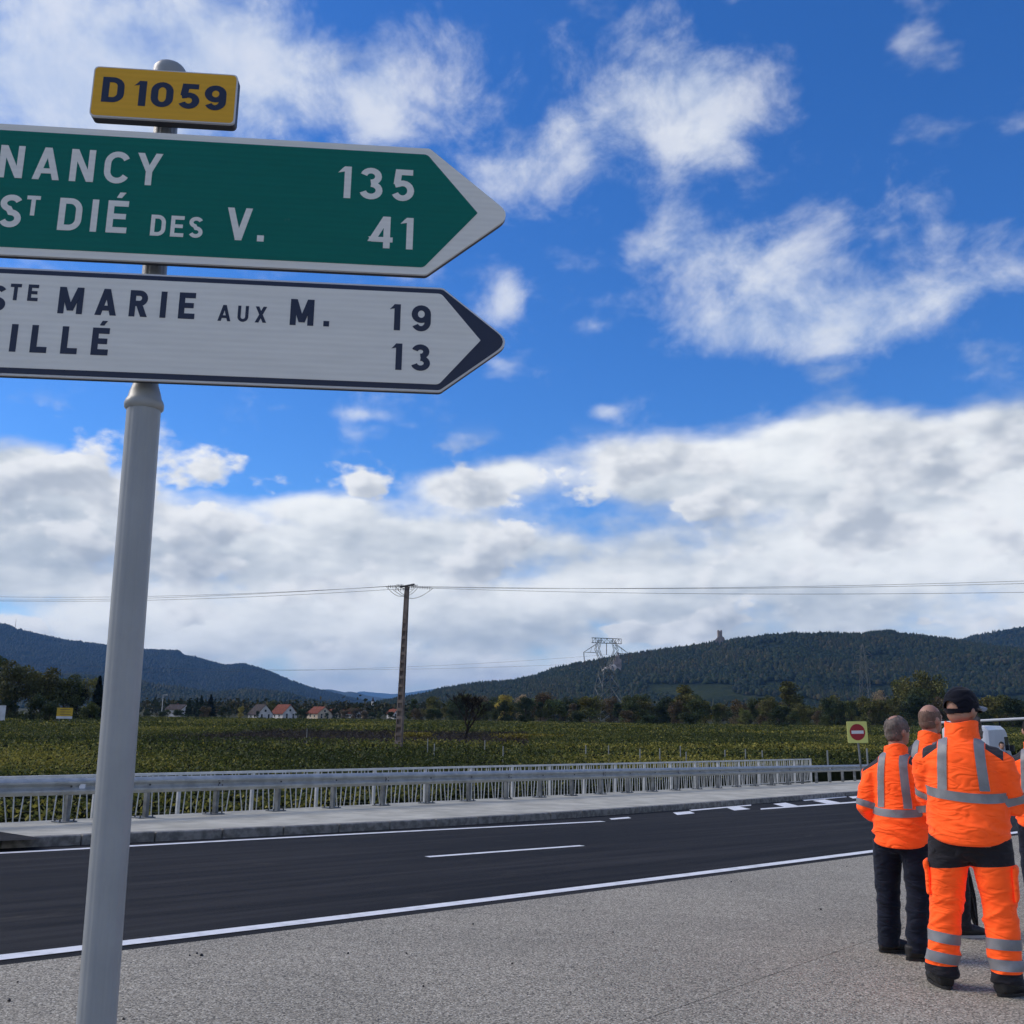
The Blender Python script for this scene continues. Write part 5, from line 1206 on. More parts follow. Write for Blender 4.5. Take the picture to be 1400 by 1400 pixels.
def done(me, name, m, parent, smooth=True):
    me.name = name; me.materials.clear(); me.materials.append(m); me.polygons.foreach_set('use_smooth', [smooth] * len(me.polygons)); o = bpy.data.objects.new(name, me); col.objects.link(o); o.parent = parent; return o
def split_by(me, planes, test):
    """cut a mesh along planes, return (part where test(centre) holds, the rest)"""
    res = []
    for want in (True, False):
        bm = bmesh.new(); bm.from_mesh(me)
        for co, no in planes: bmesh.ops.bisect_plane(bm, geom=bm.verts[:] + bm.edges[:] + bm.faces[:], plane_co=co, plane_no=no)
        kill = [f for f in bm.faces if bool(test(f.calc_center_median())) != want]; bmesh.ops.delete(bm, geom=kill, context='FACES'); m2 = bpy.data.meshes.new('s'); bm.to_mesh(m2); bm.free(); res.append(m2)
    return res
def bvh_of(me): return BVHTree.FromPolygons([v.co for v in me.vertices], [tuple(p.vertices) for p in me.polygons])
def grid_obj(G, name, m, parent, off=0.0):
    V = [p for row in G for p in row]; a, b = len(G), len(G[0]); Fc = [(i * b + j, i * b + j + 1, (i + 1) * b + j + 1, (i + 1) * b + j) for i in range(a - 1) for j in range(b - 1)]
    me = bpy.data.meshes.new(name); me.from_pydata([tuple(v) for v in V], [], Fc); return done(me, name, m, parent)
def ring_band(bv, c, d, width, rmax, name, m, parent, n=48, off=.004, ref=None, span=None, droop=None, exy=None):
    c = Vector(c); d = Vector(d).normalized(); rf = Vector(ref or (1, 0, 0)); a = (rf - d * rf.dot(d)).normalized(); b = d.cross(a); G = []
    for k in range(4):
        row = []; o = c + d * (width * (k / 3 - .5))
        for j in range(n + 1):
            th = 2 * math.pi * j / n if span is None else span[0] + (span[1] - span[0]) * j / n
            u = a * math.cos(th) + b * math.sin(th); o2 = o + (d * droop(th) if droop else Vector((0, 0, 0))); h = bv.ray_cast(o2, u, rmax)
            re_ = 1 / math.sqrt((math.cos(th) / exy[0]) ** 2 + (math.sin(th) / exy[1]) ** 2) if exy else rmax * .85
            row.append(h[0] + u * off if h[0] is not None and (not exy or h[3] < re_ * 1.06 + .012) else o2 + u * re_ * (.97 if exy else 1))
        G.append(row)
    return grid_obj(G, name, m, parent)
def vert_band(bv, x0, x1, z0, z1, yfront, name, m, parent, off=.0045, lean=0.0):
    G = []
    for k in range(4):
        row = []; f = k / 3
        for j in range(26):
            z = z0 + (z1 - z0) * j / 25; x = x0 + (x1 - x0) * f + lean * (z - z0); h = bv.ray_cast(Vector((x, -.8, z)), Vector((0, 1, 0)), 1.2)
            row.append((h[0] + Vector((0, -off, off * .3))) if h[0] is not None else None)
        last = [q for q in row if q is not None][-1]
        row = [q if q is not None else last for q in row]
        for j in range(1, 13):
            y = last.y + (yfront - last.y) * j / 12; h = bv.ray_cast(Vector((last.x, y, 2.2)), Vector((0, 0, -1)), 1.5)
            row.append(h[0] + Vector((0, 0, off)) if h[0] is not None else row[-1])
        G.append(row)
    return grid_obj(G, name, m, parent)

def hand(mb, w, d, side_):
    """palm and five curled fingers at the wrist w, pointing along d"""
    d = Vector(d).normalized(); up_ = Vector((0, 0, 1)); sd = d.cross(up_).normalized() * side_; nn = sd.cross(d).normalized()
    mb.tube([w - d * .02, w + d * .03, w + d * .085], [(.026, .022), (.036, .016), (.036, .013)], 10, ref=sd)
    for k, (o, L) in enumerate([(-.027, .068), (-.009, .076), (.009, .072), (.027, .056)]):
        b_ = w + d * .075 + sd * o; mb.tube([b_, b_ + d * L * .5 - nn * .006, b_ + d * L * .8 - nn * .022, b_ + d * L * .95 - nn * .036], [.0095, .009, .0085, .007], 7)
    b_ = w + d * .025 - sd * .03; mb.tube([b_, b_ + d * .035 - sd * .022, b_ + d * .065 - sd * .026 - nn * .01], [.012, .0105, .008], 7)

def person(name, label, loc, az, s, cfg):
    root = empty(name, loc, -az, label, 'person'); root.scale = (s, s, s)
    g = cfg.get('girth', 1.0); vox = cfg.get('vox', .010)
    tors = cfg['torso']           # jacket rings: z, rx, ry, cy
    arms = cfg['arms']; feet = cfg['feet']; hy = math.radians(cfg.get('head_yaw', 0)); hp_ = cfg.get('head_tilt', 0.0)
    # ---- body: one continuous figure
    mb = MB(); mb.tube([(0, cy, z) for z, rx, ry, cy in tors], [(rx * .86, ry * .84) for z, rx, ry, cy in tors], 20, ref=(1, 0, 0))
    mb.tube([(0, 0, .80), (0, 0, .92), (0, 0, 1.05)], [(.15 * g, .11 * g), (.17 * g, .125 * g), (.17 * g, .12 * g)], 18, ref=(1, 0, 0))
    for sd, A in arms.items():
        sh, elb, wr = [Vector(p) for p in A]; mb.tube([sh.lerp(Vector((0, 0, sh.z)), .3) - Vector((0, 0, .03)), sh - Vector((0, 0, .03)), sh.lerp(elb, .5), elb, elb.lerp(wr, .5), wr], [.05, .042, .045, .042, .038, .028], 12, ref=(0, 1, 0)); hand(mb, wr, (wr - elb), 1 if sd == 'R' else -1)
    for sd, (fx, fy, yaw) in feet.items():
        sg = 1 if sd == 'R' else -1; hip = Vector((sg * .095, 0, .90)); an = Vector((fx, fy, .09)); kn = hip.lerp(an, .48) + Vector((0, .02, 0)); mb.tube([hip, hip.lerp(kn, .5), kn, kn.lerp(an, .4), an], [.085 * g, .078 * g, .058, .055, .040], 14)
        fd = Vector((math.sin(yaw), math.cos(yaw), 0)); mb.tube([an - fd * .05 - Vector((0, 0, .045)), an + fd * .04 - Vector((0, 0, .045)), an + fd * .16 - Vector((0, 0, .06))], [(.035, .04), (.042, .04), (.038, .022)], 10, ref=(fd.y, -fd.x, 0))
    hc = Vector((0, .03, 1.685)); Rh = Matrix.Rotation(-hy, 3, 'Z') @ Matrix.Rotation(hp_, 3, 'X'); nb = Vector((0, .005, 1.53))
    hs = cfg.get('hs', 1.0); H = lambda x, y, z: nb + Rh @ (Vector((x, y + .025, z - 1.53 - .012)) * hs)
    hm = MB()
    def HE(c, r, **k):
        q = MB(); ell(q, (0, 0, 0), r, **k); mb.add([H(c[0] + v[0], c[1] + v[1], c[2] + v[2]) for v in q.v], q.f)
    mb.tube([(0, -.005, 1.44), (0, .0, 1.52), tuple(H(0, -.015, 1.60))], [.066, .060, .056], 16)
    HE((0, 0, 1.70), (.079, .101, .105)); HE((0, .035, 1.635), (.060, .062, .075)); HE((0, -.03, 1.665), (.072, .068, .075)); HE((0, .083, 1.60), (.026, .018, .02))
    HE((0, .103, 1.665), (.012, .018, .022)); HE((0, .115, 1.652), (.014, .012, .011)); HE((0, .088, 1.708), (.055, .018, .013))       # nose and brow
    HE((0, .095, 1.618), (.022, .010, .008))       # lips
    for sg in (-1, 1): HE((sg * .080, -.005, 1.668), (.010, .021, .033)); HE((sg * .088, -.012, 1.675), (.008, .015, .026))
    body = done(fuse(mb, vox * .8, 3), 'body', M['skin'], root)
    for sg in (-1, 1):
        q = MB(); ell(q, (0, 0, 0), (.011, .009, .009), 10, 8); e = MB().add([H(sg * .031 + v[0], .088 + v[1], 1.685 + v[2]) for v in q.v], q.f); link_mesh('eye', e.mesh('eye', M['eyew'], smooth=True), root)
    # ---- jacket
    jm = MB(); jm.tube([(0, cy, z) for z, rx, ry, cy in tors], [(rx, ry) for z, rx, ry, cy in tors], 28, ref=(1, 0, 0)); sl = cfg.get('sleeve', 1.0)
    for sd, A in arms.items():
        sh, elb, wr = [Vector(p) for p in A]; inn = Vector((sh.x * .45, sh.y, sh.z - .005)); sm = Vector((sh.x * .86, sh.y, sh.z - .012)); s2_ = sh.lerp(elb, .16); jm.tube([inn, sm, s2_, sh.lerp(elb, .5), elb, elb.lerp(wr, .5), elb.lerp(wr, .92)], [.075 * sl, .080 * sl, .085 * sl, .080 * sl, .073 * sl, .062 * sl, .050 * sl], 18, ref=(0, 1, 0))
    zh = tors[0][0]
    jac = fuse(jm, vox, 7); sd_ = cfg.get('seed', 1)
    displace(jac, folds(cfg.get('fold', .010), sd_, lambda p: min(1.0, max(.05, (p.z - zh - .01) / .10)) * (.45 + .75 * math.exp(-((p.z - (zh + .13)) / .14) ** 2) + .4 * (abs(p.x) > .24))))
    rx0 = tors[0][1]
    def hem(p):     # tail of the jacket hangs lower in the middle
        k = max(0.0, 1 - max(0.0, p.z - zh) / .13); return Vector((p.x, p.y, p.z + k * cfg.get('hem', .045) * min(1.0, abs(p.x) / rx0) ** 3))
    move(jac, hem)
    bv = bvh_of(jac); band = cfg.get('bands', True)
    if cfg.get('patch'):
        c0 = cfg['patch']          # dark yoke on top of each shoulder
        pl = []
        for sg in (-1, 1): pl += [((sg * c0[0], 0, 0), (sg, 0, 0)), ((sg * c0[0], 0, c0[1]), (sg * c0[2], 0, 1)), ((sg * c0[3], 0, 0), (sg, 0, 0))]
        tst = lambda p: c0[0] < abs(p.x) < c0[3] and (p.z - c0[1]) + c0[2] * (abs(p.x) - c0[0]) > 0
        a, b = split_by(jac, pl, tst); pa, pb2 = split_by(a, [], lambda p: p.x > 0); done(pa, 'shoulder_patch', M['dkpatch'], root); done(pb2, 'shoulder_patch', M['dkpatch'], root); jac = b
    done(jac, 'jacket', cfg.get('jacket_m', M['hivis']), root)
    # collar
    q = MB(); V = []; Fc = []; nC = 40; cz0, cz1, cr = cfg.get('collar', (1.475, 1.565, .082))
    prof_ = [(cz0 - .02, cr + .016), (cz0 + .02, cr + .010), ((cz0 + cz1) / 2, cr + .004), (cz1 - .006, cr + .004), (cz1, cr + .001), (cz1 - .006, cr - .006), (cz0 + .03, cr - .008)]
    for z, r in prof_:
        for j in range(nC): th = 2 * math.pi * j / nC; wv = 1 + .035 * math.sin(th * 3 + sd_) + .02 * math.sin(th * 7 + z * 60); V.append((r * wv * math.cos(th), .004 + r * 1.08 * wv * math.sin(th) + (z - cz0) * .12, z + .012 * math.sin(th * 2 + 1 + sd_) - .010 * math.sin(th)))
    for i in range(len(prof_) - 1):
        for j in range(nC): Fc.append((i * nC + j, i * nC + (j + 1) % nC, (i + 1) * nC + (j + 1) % nC, (i + 1) * nC + j))
    me = bpy.data.meshes.new('collar'); me.from_pydata(V, [], Fc); done(me, 'collar', cfg.get('collar_m', cfg.get('jacket_m', M['hivis'])), root)
    if band:
        bz, bwid = cfg['band_z'], .058
        cy0 = np.interp(bz, [t[0] for t in tors], [t[3] for t in tors]); rxb = np.interp(bz, [t[0] for t in tors], [t[1] for t in tors])
        ring_band(bv, (0, cy0, bz), (0, 0, 1), bwid, rxb * 1.3, 'reflective_band', M['hiband'], root, 128, span=(math.radians(188), math.radians(352)), exy=(rxb, np.interp(bz, [t[0] for t in tors], [t[2] for t in tors])), droop=lambda th: -.018 * max(0, -math.sin(th)) + .022 * math.cos(th) * cfg.get('band_tilt', 0))
        for sg in (-1, 1): vert_band(bv, sg * cfg['vx'] - .029, sg * cfg['vx'] + .029, bz + .02, cfg['vz'], .10, 'reflective_band', M['hiband'], root, lean=-sg * .06)
        for sd, A in arms.items():
            sh, elb, wr = [Vector(p) for p in A]
            for f in cfg.get('arm_bands', (.9,)):
                c = sh.lerp(elb, f) if f <= 1 else elb.lerp(wr, f - 1); d = (elb - sh) if f <= 1 else (wr - elb); ring_band(bv, c, d, .05, .135, 'reflective_band', M['hiband'], root, 40, ref=(0, 1, 0))
    # ---- trousers
    tm = MB(); tw = cfg.get('leg', 1.0)
    tm.tube([(0, 0, .76), (0, -.005, .84), (0, -.01, .95), (0, 0, 1.06)], [(.12 * g, .10 * g), (.185 * g, .135 * g), (.188 * g, .142 * g), (.140 * g, .105 * g)], 22, ref=(1, 0, 0))
    legax = {}
    for sd, (fx, fy, yaw) in feet.items():
        sg = 1 if sd == 'R' else -1; hip = Vector((sg * .098 * g, -.005, .90)); an = Vector((fx, fy - .01, cfg.get('cuff', .06))); kn = hip.lerp(an, .48) + Vector((sg * .008, .02, 0)); legax[sd] = (hip, kn, an)
        tm.tube([hip, hip.lerp(kn, .35), hip.lerp(kn, .75), kn, kn.lerp(an, .45), kn.lerp(an, .85), an], [r * tw for r in (.115, .108, .096, .088, .084, .078, .080)], 20)
    tr = fuse(tm, vox, 6); displace(tr, folds(cfg.get('tfold', .012), sd_ + 4, lambda p: .35 + .8 * math.exp(-((p.z - .48) / .16) ** 2) + .9 * math.exp(-((p.z - .12) / .12) ** 2)))
    bvt = bvh_of(tr)
    if cfg.get('yoke'):
        zy = cfg['yoke']; a, b = split_by(tr, [((0, 0, zy), (-.10, 0, 1))], lambda p: p.z - zy - .10 * p.x > 0); done(a, 'trouser_seat', M['blackcloth'], root); a, b = split_by(b, [((0, 0, .135), (0, 0, 1))], lambda p: p.z < .135); c1_, c2_ = split_by(a, [], lambda p: p.x > 0); done(c1_, 'trouser_cuff', M['blackcloth'], root); done(c2_, 'trouser_cuff', M['blackcloth'], root); done(b, 'trousers', cfg['trouser_m'], root)
        for sd, (hip, kn, an) in legax.items():
            sg = 1 if sd == 'R' else -1
            for z in cfg['leg_bands']:
                f = (kn.z - z) / (kn.z - an.z); ring_band(bvt, kn.lerp(an, f), (an - kn), .062, .16, 'reflective_band', M['hiband'], root, 36, ref=(1, 0, 0), off=.005)
            # thigh pocket on the outside
            c = hip.lerp(kn, .62); pk = MB(); h_ = bvt.ray_cast(c, Vector((sg, 0, 0)), .3)
            if h_[0] is not None:
                q = MB(); q.box((h_[0].x - sg * .002, c.y, c.z - .02), (.030, .15, .20)); q.box((h_[0].x + sg * .006, c.y, c.z + .07), (.032, .16, .05)); pm_ = fuse(q, .011, 5); done(pm_, 'thigh_pocket', cfg['trouser_m'], root)
    else: done(tr, 'trousers', cfg['trouser_m'], root)
    # ---- shoes
    for sd, (fx, fy, yaw) in feet.items():
        fd = Vector((math.sin(yaw), math.cos(yaw), 0)); rt_ = Vector((fd.y, -fd.x, 0)); o = Vector((fx, fy, 0)); b = MB(); k = cfg.get('shoe', 1.0)
        b.tube([o - fd * .085 + Vector((0, 0, .05)), o - fd * .04 + Vector((0, 0, .055)), o + fd * .05 + Vector((0, 0, .055)), o + fd * .13 + Vector((0, 0, .042)), o + fd * .205 + Vector((0, 0, .030))], [(.034 * k, .045), (.046 * k, .052), (.050 * k, .052), (.052 * k, .040), (.034 * k, .024)], 16, ref=rt_)
        hgt = cfg.get('shaft', .12); b.tube([o - fd * .035 + Vector((0, 0, .05)), o - fd * .035 + Vector((0, 0, hgt))], [(.046 * k, .055), (.052 * k, .058)], 16, ref=rt_)
        bt = fuse(b, .0085, 5); displace(bt, folds(.004, 3 + fx, lambda p: 1.0)); move(bt, lambda p: Vector((p.x, p.y, max(.016, p.z)))); done(bt, 'boot' if cfg.get('boots') else 'shoe', M['boot'], root)
        out = []
        for j in range(28):
            th = 2 * math.pi * j / 28; ln = .152 * math.sin(th); wd_ = (.048 + .006 * math.sin(th)) * k * math.cos(th); pt = o + fd * (.058 + ln) + rt_ * wd_; out.append((pt.x, pt.y))
        link_mesh('sole', MB().prism(out, Vector((0, 0, 0)), Vector((1, 0, 0)), Vector((0, 1, 0)), .001, .022).mesh('sole', cfg.get('sole_m', M['boot'])), root)
    # ---- head wear
    def shell(c, r, keep, name_, m, n=44, mm=28, jit=.0, thick=0.0):
        q = MB(); ell(q, (0, 0, 0), r, n, mm); V = [Vector((c[0] + v[0], c[1] + v[1], c[2] + v[2])) for v in q.v]; 
        if jit: V = [v + (v - Vector(c)).normalized() * jit * mnoise.noise(v * 55) for v in V]
        Fk = [f for f in q.f if keep(sum((V[i] for i in f), Vector()) / 4)]
        me = bpy.data.meshes.new(name_); me.from_pydata([tuple(H(*v)) for v in V], [], Fk); bm = bmesh.new(); bm.from_mesh(me); bmesh.ops.delete(bm, geom=[v for v in bm.verts if not v.link_faces], context='VERTS')
        if thick: bmesh.ops.solidify(bm, geom=bm.faces[:], thickness=thick)
        bm.to_mesh(me); bm.free(); return done(me, name_, m, root)
    nz = lambda p, k=30: mnoise.noise(p * k) * .010 + mnoise.noise(p * 140) * .012
    for item in cfg.get('head', ()):
        if item == 'cap':
            hole = lambda p: (p.x / .050) ** 2 + ((p.z - 1.690) / .046) ** 2 < 1 and p.z > 1.690 and p.y < 0
            shell((0, -.004, 1.712), (.091, .115, .114), lambda p: p.z > 1.672 + .10 * p.y and not hole(p), 'cap', M['capnavy'], 140, 100, thick=.003)
            # brim
            V = []; Fc = []
            for i in range(15):
                th = math.radians(-68 + 136 * i / 14)
                for j in range(5):
                    f = j / 4; x = math.sin(th) * (.086 + .004 * f); y = math.cos(th) * .108 + f * .082 * math.cos(th) ** .6; V.append(tuple(H(x, y, 1.700 - .010 * f - .03 * (x / .086) ** 2 + .012)))
            for i in range(14):
                for j in range(4): a = i * 5 + j; Fc.append((a, a + 1, a + 6, a + 5))
            me = bpy.data.meshes.new('brim'); me.from_pydata(V, [], Fc); bm = bmesh.new(); bm.from_mesh(me); bmesh.ops.solidify(bm, geom=bm.faces[:], thickness=.004); bm.to_mesh(me); bm.free(); done(me, 'brim', M['capgrey'], root)
            q = MB(); ell(q, (0, 0, 0), (.007, .007, .004), 10, 6); link_mesh('button', MB().add([H(v[0], -.004 + v[1], 1.826 + v[2]) for v in q.v], q.f).mesh('button', M['capnavy'], smooth=True), root)
        if item == 'beard':
            q = MB()
            for (c, r) in [((0, .085, 1.60), (.055, .04, .045)), ((0, .095, 1.55), (.052, .04, .055)), ((.05, .05, 1.61), (.024, .035, .05)), ((-.05, .05, 1.61), (.024, .035, .05)), ((0, .10, 1.50), (.036, .03, .05)), ((.035, .075, 1.56), (.028, .03, .05)), ((-.035, .075, 1.56), (.028, .03, .05))]:
                e = MB(); ell(e, (0, 0, 0), r, 14, 10); q.add([H(c[0] + v[0], c[1] + v[1], c[2] + v[2]) for v in e.v], e.f)
            bm_ = fuse(q, .007, 3); displace(bm_, lambda p: .008 * mnoise.noise(p * 60) + .006 * mnoise.noise(p * 130)); done(bm_, 'beard', M['beard'], root)
        if item == 'glasses':
            for sg in (-1, 1):
                q = MB(); q.tube([H(sg * .083, .0, 1.69), H(sg * .082, .06, 1.692), H(sg * .068, .098, 1.692)], [(.003, .006)] * 3, 8); link_mesh('temple', q.mesh('temple', M['lens']), root)
                q = MB(); e = MB(); ell(e, (0, 0, 0), (.030, .006, .019), 14, 8); q.add([H(sg * .036 + v[0], .112 + v[1] - abs(v[0]) * .15, 1.685 + v[2]) for v in e.v], e.f); link_mesh('lens', q.mesh('lens', M['lens'], smooth=True), root)
        if item == 'fringe':     # short grey hair all round, thin on the crown
            shell((0, -.002, 1.70), (.0835, .1055, .1085), lambda p: p.y < .065 + nz(p) and p.z > 1.632 + max(0, (p.y + .03)) * .62 + nz(p) and not ((p.y + .045) ** 2 / .045 ** 2 + p.x ** 2 / .040 ** 2 + ((p.z - 1.81) / .05) ** 2 < 1 + nz(p) * 20), 'hair', M['hairgrey'], 64, 48, jit=.006)
            shell((0, -.03, 1.665), (.0755, .0715, .0785), lambda p: p.y < -.01 and 1.598 + nz(p) < p.z < 1.665, 'nape_hair', M['hairgrey'], 40, 30, jit=.005)
        if item == 'stubble':
            shell((0, -.002, 1.70), (.0805, .1025, .1065), lambda p: p.y < .05 + nz(p) and p.z > 1.635 + max(0, p.y + .03) * .6 + nz(p) and p.z < 1.748 + .35 * p.y * 0 + nz(p), 'hair', M['stubble'], 64, 48)
            shell((0, -.03, 1.665), (.0732, .0692, .0762), lambda p: p.y < -.01 and 1.602 + nz(p) < p.z < 1.665, 'nape_hair', M['stubble'], 40, 30)
        if item == 'dark': shell((0, -.002, 1.70), (.084, .107, .111), lambda p: p.z > 1.745 - .6 * (p.y < .06) * .1 or (p.y < .03 and p.z > 1.65), 'hair', M['hairdark'], 40, 28, jit=.006)
    return root

big_torso = [(.845, .240, .195, -.005), (.93, .240, .200, .0), (1.04, .236, .198, .01), (1.14, .230, .190, .01), (1.24, .226, .176, .0), (1.33, .222, .162, -.01), (1.40, .216, .146, -.012), (1.45, .176, .122, -.01), (1.50, .100, .088, 0)]
mid_torso = [(.80, .212, .172, 0), (.90, .208, .168, 0), (1.02, .196, .155, 0), (1.14, .190, .148, 0), (1.25, .192, .142, -.005), (1.34, .190, .135, -.01), (1.40, .186, .126, -.01), (1.45, .152, .108, -.008), (1.50, .092, .082, 0)]
def foot_local(root_loc, az, s, px, py):
    p = onroad(px, py, .016) - root_loc; c, n_ = math.cos(az), math.sin(az); return (p.x * c - p.y * n_) / s, (p.x * n_ + p.y * c) / s
# --- big man with the cap
L1 = onroad(1343, 1354, .016); az1 = math.radians(30); s1 = 1.038
fl = foot_local(L1, az1, s1, 1289, 1350); fr = foot_local(L1, az1, s1, 1378, 1362)
person('person', 'big bearded person in dark cap and full orange workwear with arms folded', L1, az1, s1, dict(torso=big_torso, girth=1.13, hs=1.06, arms=dict(R=((.200, -.005, 1.388), (.262, .05, 1.105), (.07, .275, 1.11)), L=((-.200, -.005, 1.388), (-.255, .11, 1.13), (-.03, .29, 1.17))),
    feet=dict(L=(fl[0], fl[1] + .03, math.radians(-25)), R=(fr[0], fr[1] + .03, math.radians(28))), head_yaw=34, patch=(.140, 1.44, .75, .235), bands=True, band_z=1.165, vx=.122, vz=1.47, arm_bands=(.9,), band_tilt=-.6, trouser_m=M['hivis'], yoke=.725, leg_bands=(.29, .175), leg=1.14, cuff=.07, shaft=.15, boots=True, shoe=1.22,
    head=('cap', 'beard', 'glasses'), seed=1.3, hem=.06, collar=(1.475, 1.60, .096), fold=.014, sleeve=1.08, tfold=.013))
# --- grey haired man
L2 = onroad(1244, 1310, .016); az2 = math.radians(38); s2 = .965
fl = foot_local(L2, az2, s2, 1216, 1303); fr = foot_local(L2, az2, s2, 1254, 1314)
person('person', 'short grey haired person in orange jacket, navy jeans and black shoes', L2, az2, s2, dict(torso=mid_torso, girth=1.04, arms=dict(R=((.178, -.01, 1.372), (.228, -.02, 1.08), (.205, .20, .98)), L=((-.178, -.01, 1.372), (-.250, -.045, 1.09), (-.200, .17, .985))),
    feet=dict(L=(fl[0], fl[1] + .03, math.radians(48)), R=(fr[0], fr[1] + .03, math.radians(50))), head_yaw=30, patch=(.115, 1.43, .6, .25), bands=True, band_z=1.075, vx=.102, vz=1.46, arm_bands=(.93, 1.82), trouser_m=M['jeans'], leg=1.0, cuff=.05, shaft=.11, head=('fringe',), seed=2.6, hem=.035, collar=(1.475, 1.56, .084), fold=.013, sleeve=1.02, shoe=1.05))
# --- bald man behind them, with the umbrella
L3 = onroad(1291, 1279, .016); az3 = math.radians(42); s3 = 1.035
person('person', 'bald person in orange and charcoal jacket standing behind the other two', L3, az3, s3, dict(torso=mid_torso, girth=1.0, arms=dict(R=((.178, -.01, 1.372), (.22, .02, 1.10), (.15, .26, 1.02)), L=((-.178, -.01, 1.372), (-.235, 0, 1.10), (-.18, .24, 1.02))),
    feet=dict(L=(-.12, .0, math.radians(-5)), R=(.13, .04, math.radians(40))), head_yaw=22, patch=(.06, 1.36, .3, .30), bands=True, band_z=1.10, vx=.102, vz=1.46, arm_bands=(.93,), trouser_m=M['blackcloth'], leg=1.0, cuff=.05, shaft=.11, head=('stubble',), seed=4.1, hem=.05, collar=(1.475, 1.565, .084), fold=.011, sole_m=M['solewhite'], sleeve=1.08))
# --- person whose shoulder enters at the frame edge
L4 = onroad(1438, 1262, .016)
person('person', 'person in orange jacket whose shoulder shows beyond the big bearded person', L4, math.radians(35), 1.0, dict(torso=mid_torso, girth=1.0, arms=dict(R=((.178, -.01, 1.372), (.25, .02, 1.10), (.2, .24, 1.0)), L=((-.178, -.01, 1.372), (-.27, .0, 1.09), (-.2, .22, .99))),
    feet=dict(L=(-.11, 0, 0), R=(.12, .03, .3)), head_yaw=-10, patch=(.10, 1.42, .5, .22), bands=True, band_z=1.075, vx=.102, vz=1.46, arm_bands=(.9,), trouser_m=M['jeans'], head=('dark',), seed=5.2, vox=.013, sleeve=1.08))
# --- person across the road, facing the camera
L5 = onroad(1376, 1093, .006)
person('person', 'person in dark jacket and pale shirt standing across the road by the van', L5, math.radians(195), .985, dict(torso=mid_torso, girth=1.0, arms=dict(R=((.2, 0, 1.352), (.25, .0, 1.10), (.22, .06, .85)), L=((-.2, 0, 1.352), (-.25, 0, 1.10), (-.22, .06, .85))),
    feet=dict(L=(-.20, 0, -.2), R=(.20, .02, .2)), head_yaw=0, bands=False, jacket_m=M['darkjk'], trouser_m=M['greytr'], head=('dark',), seed=6, vox=.018, collar_m=M['shirt']))
# shirt front of that person
# --- folded umbrella in the bald man's hand, tip near the ground
tip = onroad(1336, 1272, .02); top = tip + Vector((-.12, .02, .86)); o = empty('umbrella', tip, 0, 'folded black umbrella held tip down behind the big person', 'umbrella')
mb = MB(); V = []; nR = 24
zs = [0, .05, .12, .3, .5, .62, .66]
for f in zs:
    r = [.010, .016, .026, .040, .046, .036, .014][zs.index(f)]; c = tip.lerp(top, f)
    for j in range(nR): th = 2 * math.pi * j / nR; rr_ = r * (1 + .28 * math.sin(th * 8 + f * 5)); V.append(c + Vector((rr_ * math.cos(th), rr_ * math.sin(th), 0)))
Fc = [(i * nR + j, i * nR + (j + 1) % nR, (i + 1) * nR + (j + 1) % nR, (i + 1) * nR + j) for i in range(len(zs) - 1) for j in range(nR)]
MB().add(V, Fc).build('canopy', M['umb'], o, smooth=True)
MB().tube([tip - Vector((0, 0, .018)), tip.lerp(top, .06)], .006, 8).build('ferrule', M['metal'], o); MB().tube([tip.lerp(top, .6), top], .006, 8).build('shaft', M['metal'], o)
hk = [top + Vector((0, 0, 0)), top + Vector((-.01, 0, .06))] + [top + Vector((-.045 + .035 * math.cos(a), 0, .08 + .035 * math.sin(a))) for a in (0.2, .9, 1.6, 2.3, 3.0)]; MB().tube(hk, .011, 8).build('handle', M['boot'], o, smooth=True)

# ------------------------------------------------------------ white van across the road
M['vanw'] = mat('van_white_paint', rough=.3, build=vary((.60, .62, .65), (.68, .70, .72), 1.2, co=world_co)); M['vglass'] = mat('van_glass', (.02, .025, .03), .08); M['tyre'] = mat('tyre_rubber', (.015, .015, .016), .8); M['vtrim'] = mat('van_trim', (.03, .03, .032), .6); M['lampr'] = mat('van_lamp_red', (.25, .01, .01), .3)
VD_ = 46.0; vt = atY(1366, 992, VD_); vb = gz(vt.x, VD_); van = empty('white_van', (vt.x - .78, VD_ + .5, vb), R_(52), 'white panel van parked beyond the road behind the person in dark jacket', 'van')
hv = vt.z - vb
def vrow(x, w, z0, z1, rnd): return [(x, -w, z0), (x, -w, z1 - rnd), (x, -w + rnd, z1), (x, w - rnd, z1), (x, w, z1 - rnd), (x, w, z0)]
secs = [(-2.6, .90, .35, hv * .93, .12), (-2.55, .98, .32, hv * .985, .16), (-1.0, .99, .30, hv, .18), (.9, .99, .30, hv * .995, .18), (1.35, .97, .30, hv * .93, .18), (1.75, .96, .30, hv * .72, .14), (2.05, .95, .30, hv * .55, .12), (2.65, .90, .32, hv * .46, .12), (2.8, .80, .38, hv * .36, .08)]
V = [p for s_ in secs for p in vrow(*s_)]; n6 = 6
Fc = [(i * n6 + j, i * n6 + (j + 1) % n6, (i + 1) * n6 + (j + 1) % n6, (i + 1) * n6 + j) for i in range(len(secs) - 1) for j in range(n6)] + [(5, 4, 3, 2, 1, 0), tuple((len(secs) - 1) * n6 + j for j in range(n6))]
link_mesh('body', MB().add(V, Fc).mesh('body', M['vanw'], smooth=True), van)
wz = hv * .58
link_mesh('windscreen', MB().add([(1.40, -.80, hv * .90), (1.40, .80, hv * .90), (2.07, .84, hv * .565), (2.07, -.84, hv * .565)], [(0, 1, 2, 3)]).mesh('windscreen', M['vglass']), van)
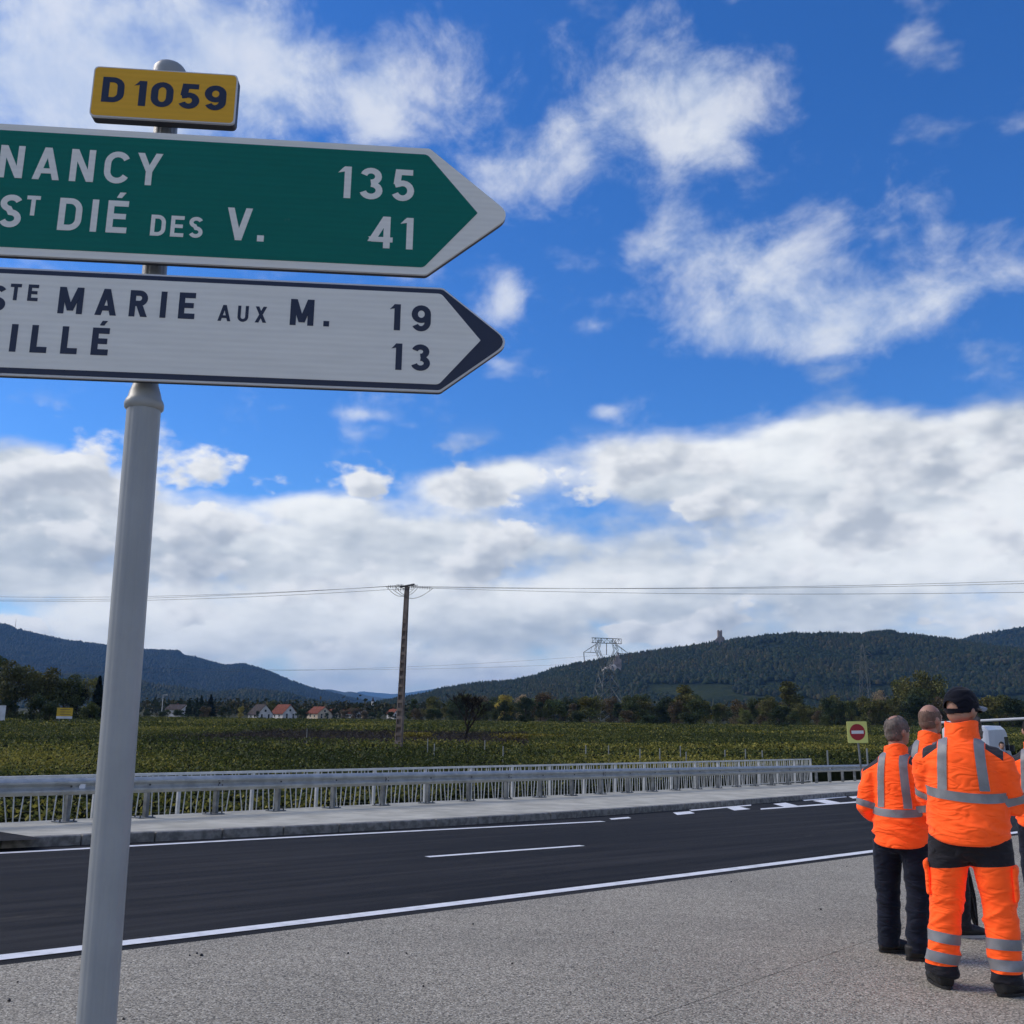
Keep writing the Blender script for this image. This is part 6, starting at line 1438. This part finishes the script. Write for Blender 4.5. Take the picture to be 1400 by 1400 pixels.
for s_ in (-1, 1):
    w_ = link_mesh('door', MB().box((.95, s_ * .992, hv * .45), (1.0, .012, hv * .62)).mesh('door', M['vanw']), van); link_mesh('window', MB().box((1.0, s_ * 1.0, hv * .68), (.85, .012, hv * .24)).mesh('window', M['vglass']), w_); link_mesh('handle', MB().box((.55, s_ * 1.005, hv * .47), (.16, .03, .04)).mesh('handle', M['vtrim']), w_)
    link_mesh('side_moulding', MB().box((-.8, s_ * .995, .62), (3.2, .02, .10)).mesh('side_moulding', M['vtrim']), van)
    for x_ in (-1.6, 1.85):
        wh = link_mesh('wheel', MB().tube([(x_, s_ * .72, .33), (x_, s_ * .995, .33)], .33, 24).mesh('wheel', M['tyre']), van); link_mesh('rim', MB().tube([(x_, s_ * .98, .33), (x_, s_ * 1.003, .33)], .20, 20).mesh('rim', M['galvdark']), wh)
    link_mesh('tail_light', MB().box((-2.6, s_ * .86, hv * .42), (.05, .10, .4)).mesh('tail_light', M['lampr']), van); link_mesh('headlight', MB().box((2.66, s_ * .66, hv * .38), (.22, .32, .16)).mesh('headlight', M['reflector']), van); link_mesh('mirror', MB().box((1.45, s_ * 1.12, hv * .6), (.10, .2, .28)).mesh('mirror', M['vtrim']), van)
link_mesh('bumper', MB().box((2.78, 0, .42), (.16, 1.7, .22)).mesh('bumper', M['vtrim']), van)
# ------------------------------------------------------------ raised white boom across the way to the van
a, b = atY(1262, 989.2, 25), atY(1475, 978.8, 23); gb = gz(b.x, b.y)
o = empty('barrier_boom', (b.x, b.y, gb), 0, 'long thin white barrier boom above the van roof', 'barrier')
MB().tube([a, b], .032, 10).build('boom', M['bwhite'], o); MB().box((b.x + .1, b.y, (b.z + gb) / 2 + .1), (.3, .3, b.z - gb + .2)).build('housing', M['bwhite'], o)
ga = gz(a.x, a.y); MB().tube([(a.x, a.y, ga), (a.x, a.y, a.z)], .04, 8).build('rest_post', M['bwhite'], o)
# ------------------------------------------------------------ crumbs of tar and asphalt on the pavement
bm = bmesh.new(); bmesh.ops.create_icosphere(bm, subdivisions=1, radius=1)
for v in bm.verts: v.co *= random.uniform(.65, 1.2)
crm = bpy.data.meshes.new('asphalt_crumb'); bm.to_mesh(crm); bm.free(); crm.materials.append(M['boot'])
for (px, py, r_) in [(269, 1304, .010), (275, 1307, .014), (259, 1307, .009), (205, 1281, .012), (12, 1369, .013), (647, 1264, .010), (579, 1349, .009), (1000, 1206, .011), (476, 1304, .010), (556, 1304, .008), (838, 1275, .009), (797, 1245, .009), (1122, 1244, .014), (1158, 1185, .010), (169, 1394, .010), (24, 1343, .007), (700, 1318, .008), (1397, 1327, .011)]:
    p = onroad(px, py, .016); o = bpy.data.objects.new('asphalt_crumb', crm); col.objects.link(o); o.location = p + Vector((0, 0, r_ * .5)); o.scale = (r_ * random.uniform(.8, 1.4), r_, r_ * .7); o.rotation_euler = (0, 0, random.uniform(0, 6)); tag(o, 'tiny dark asphalt crumb lying on the pale pavement', 'crumb', 'asphalt crumbs')
haze()
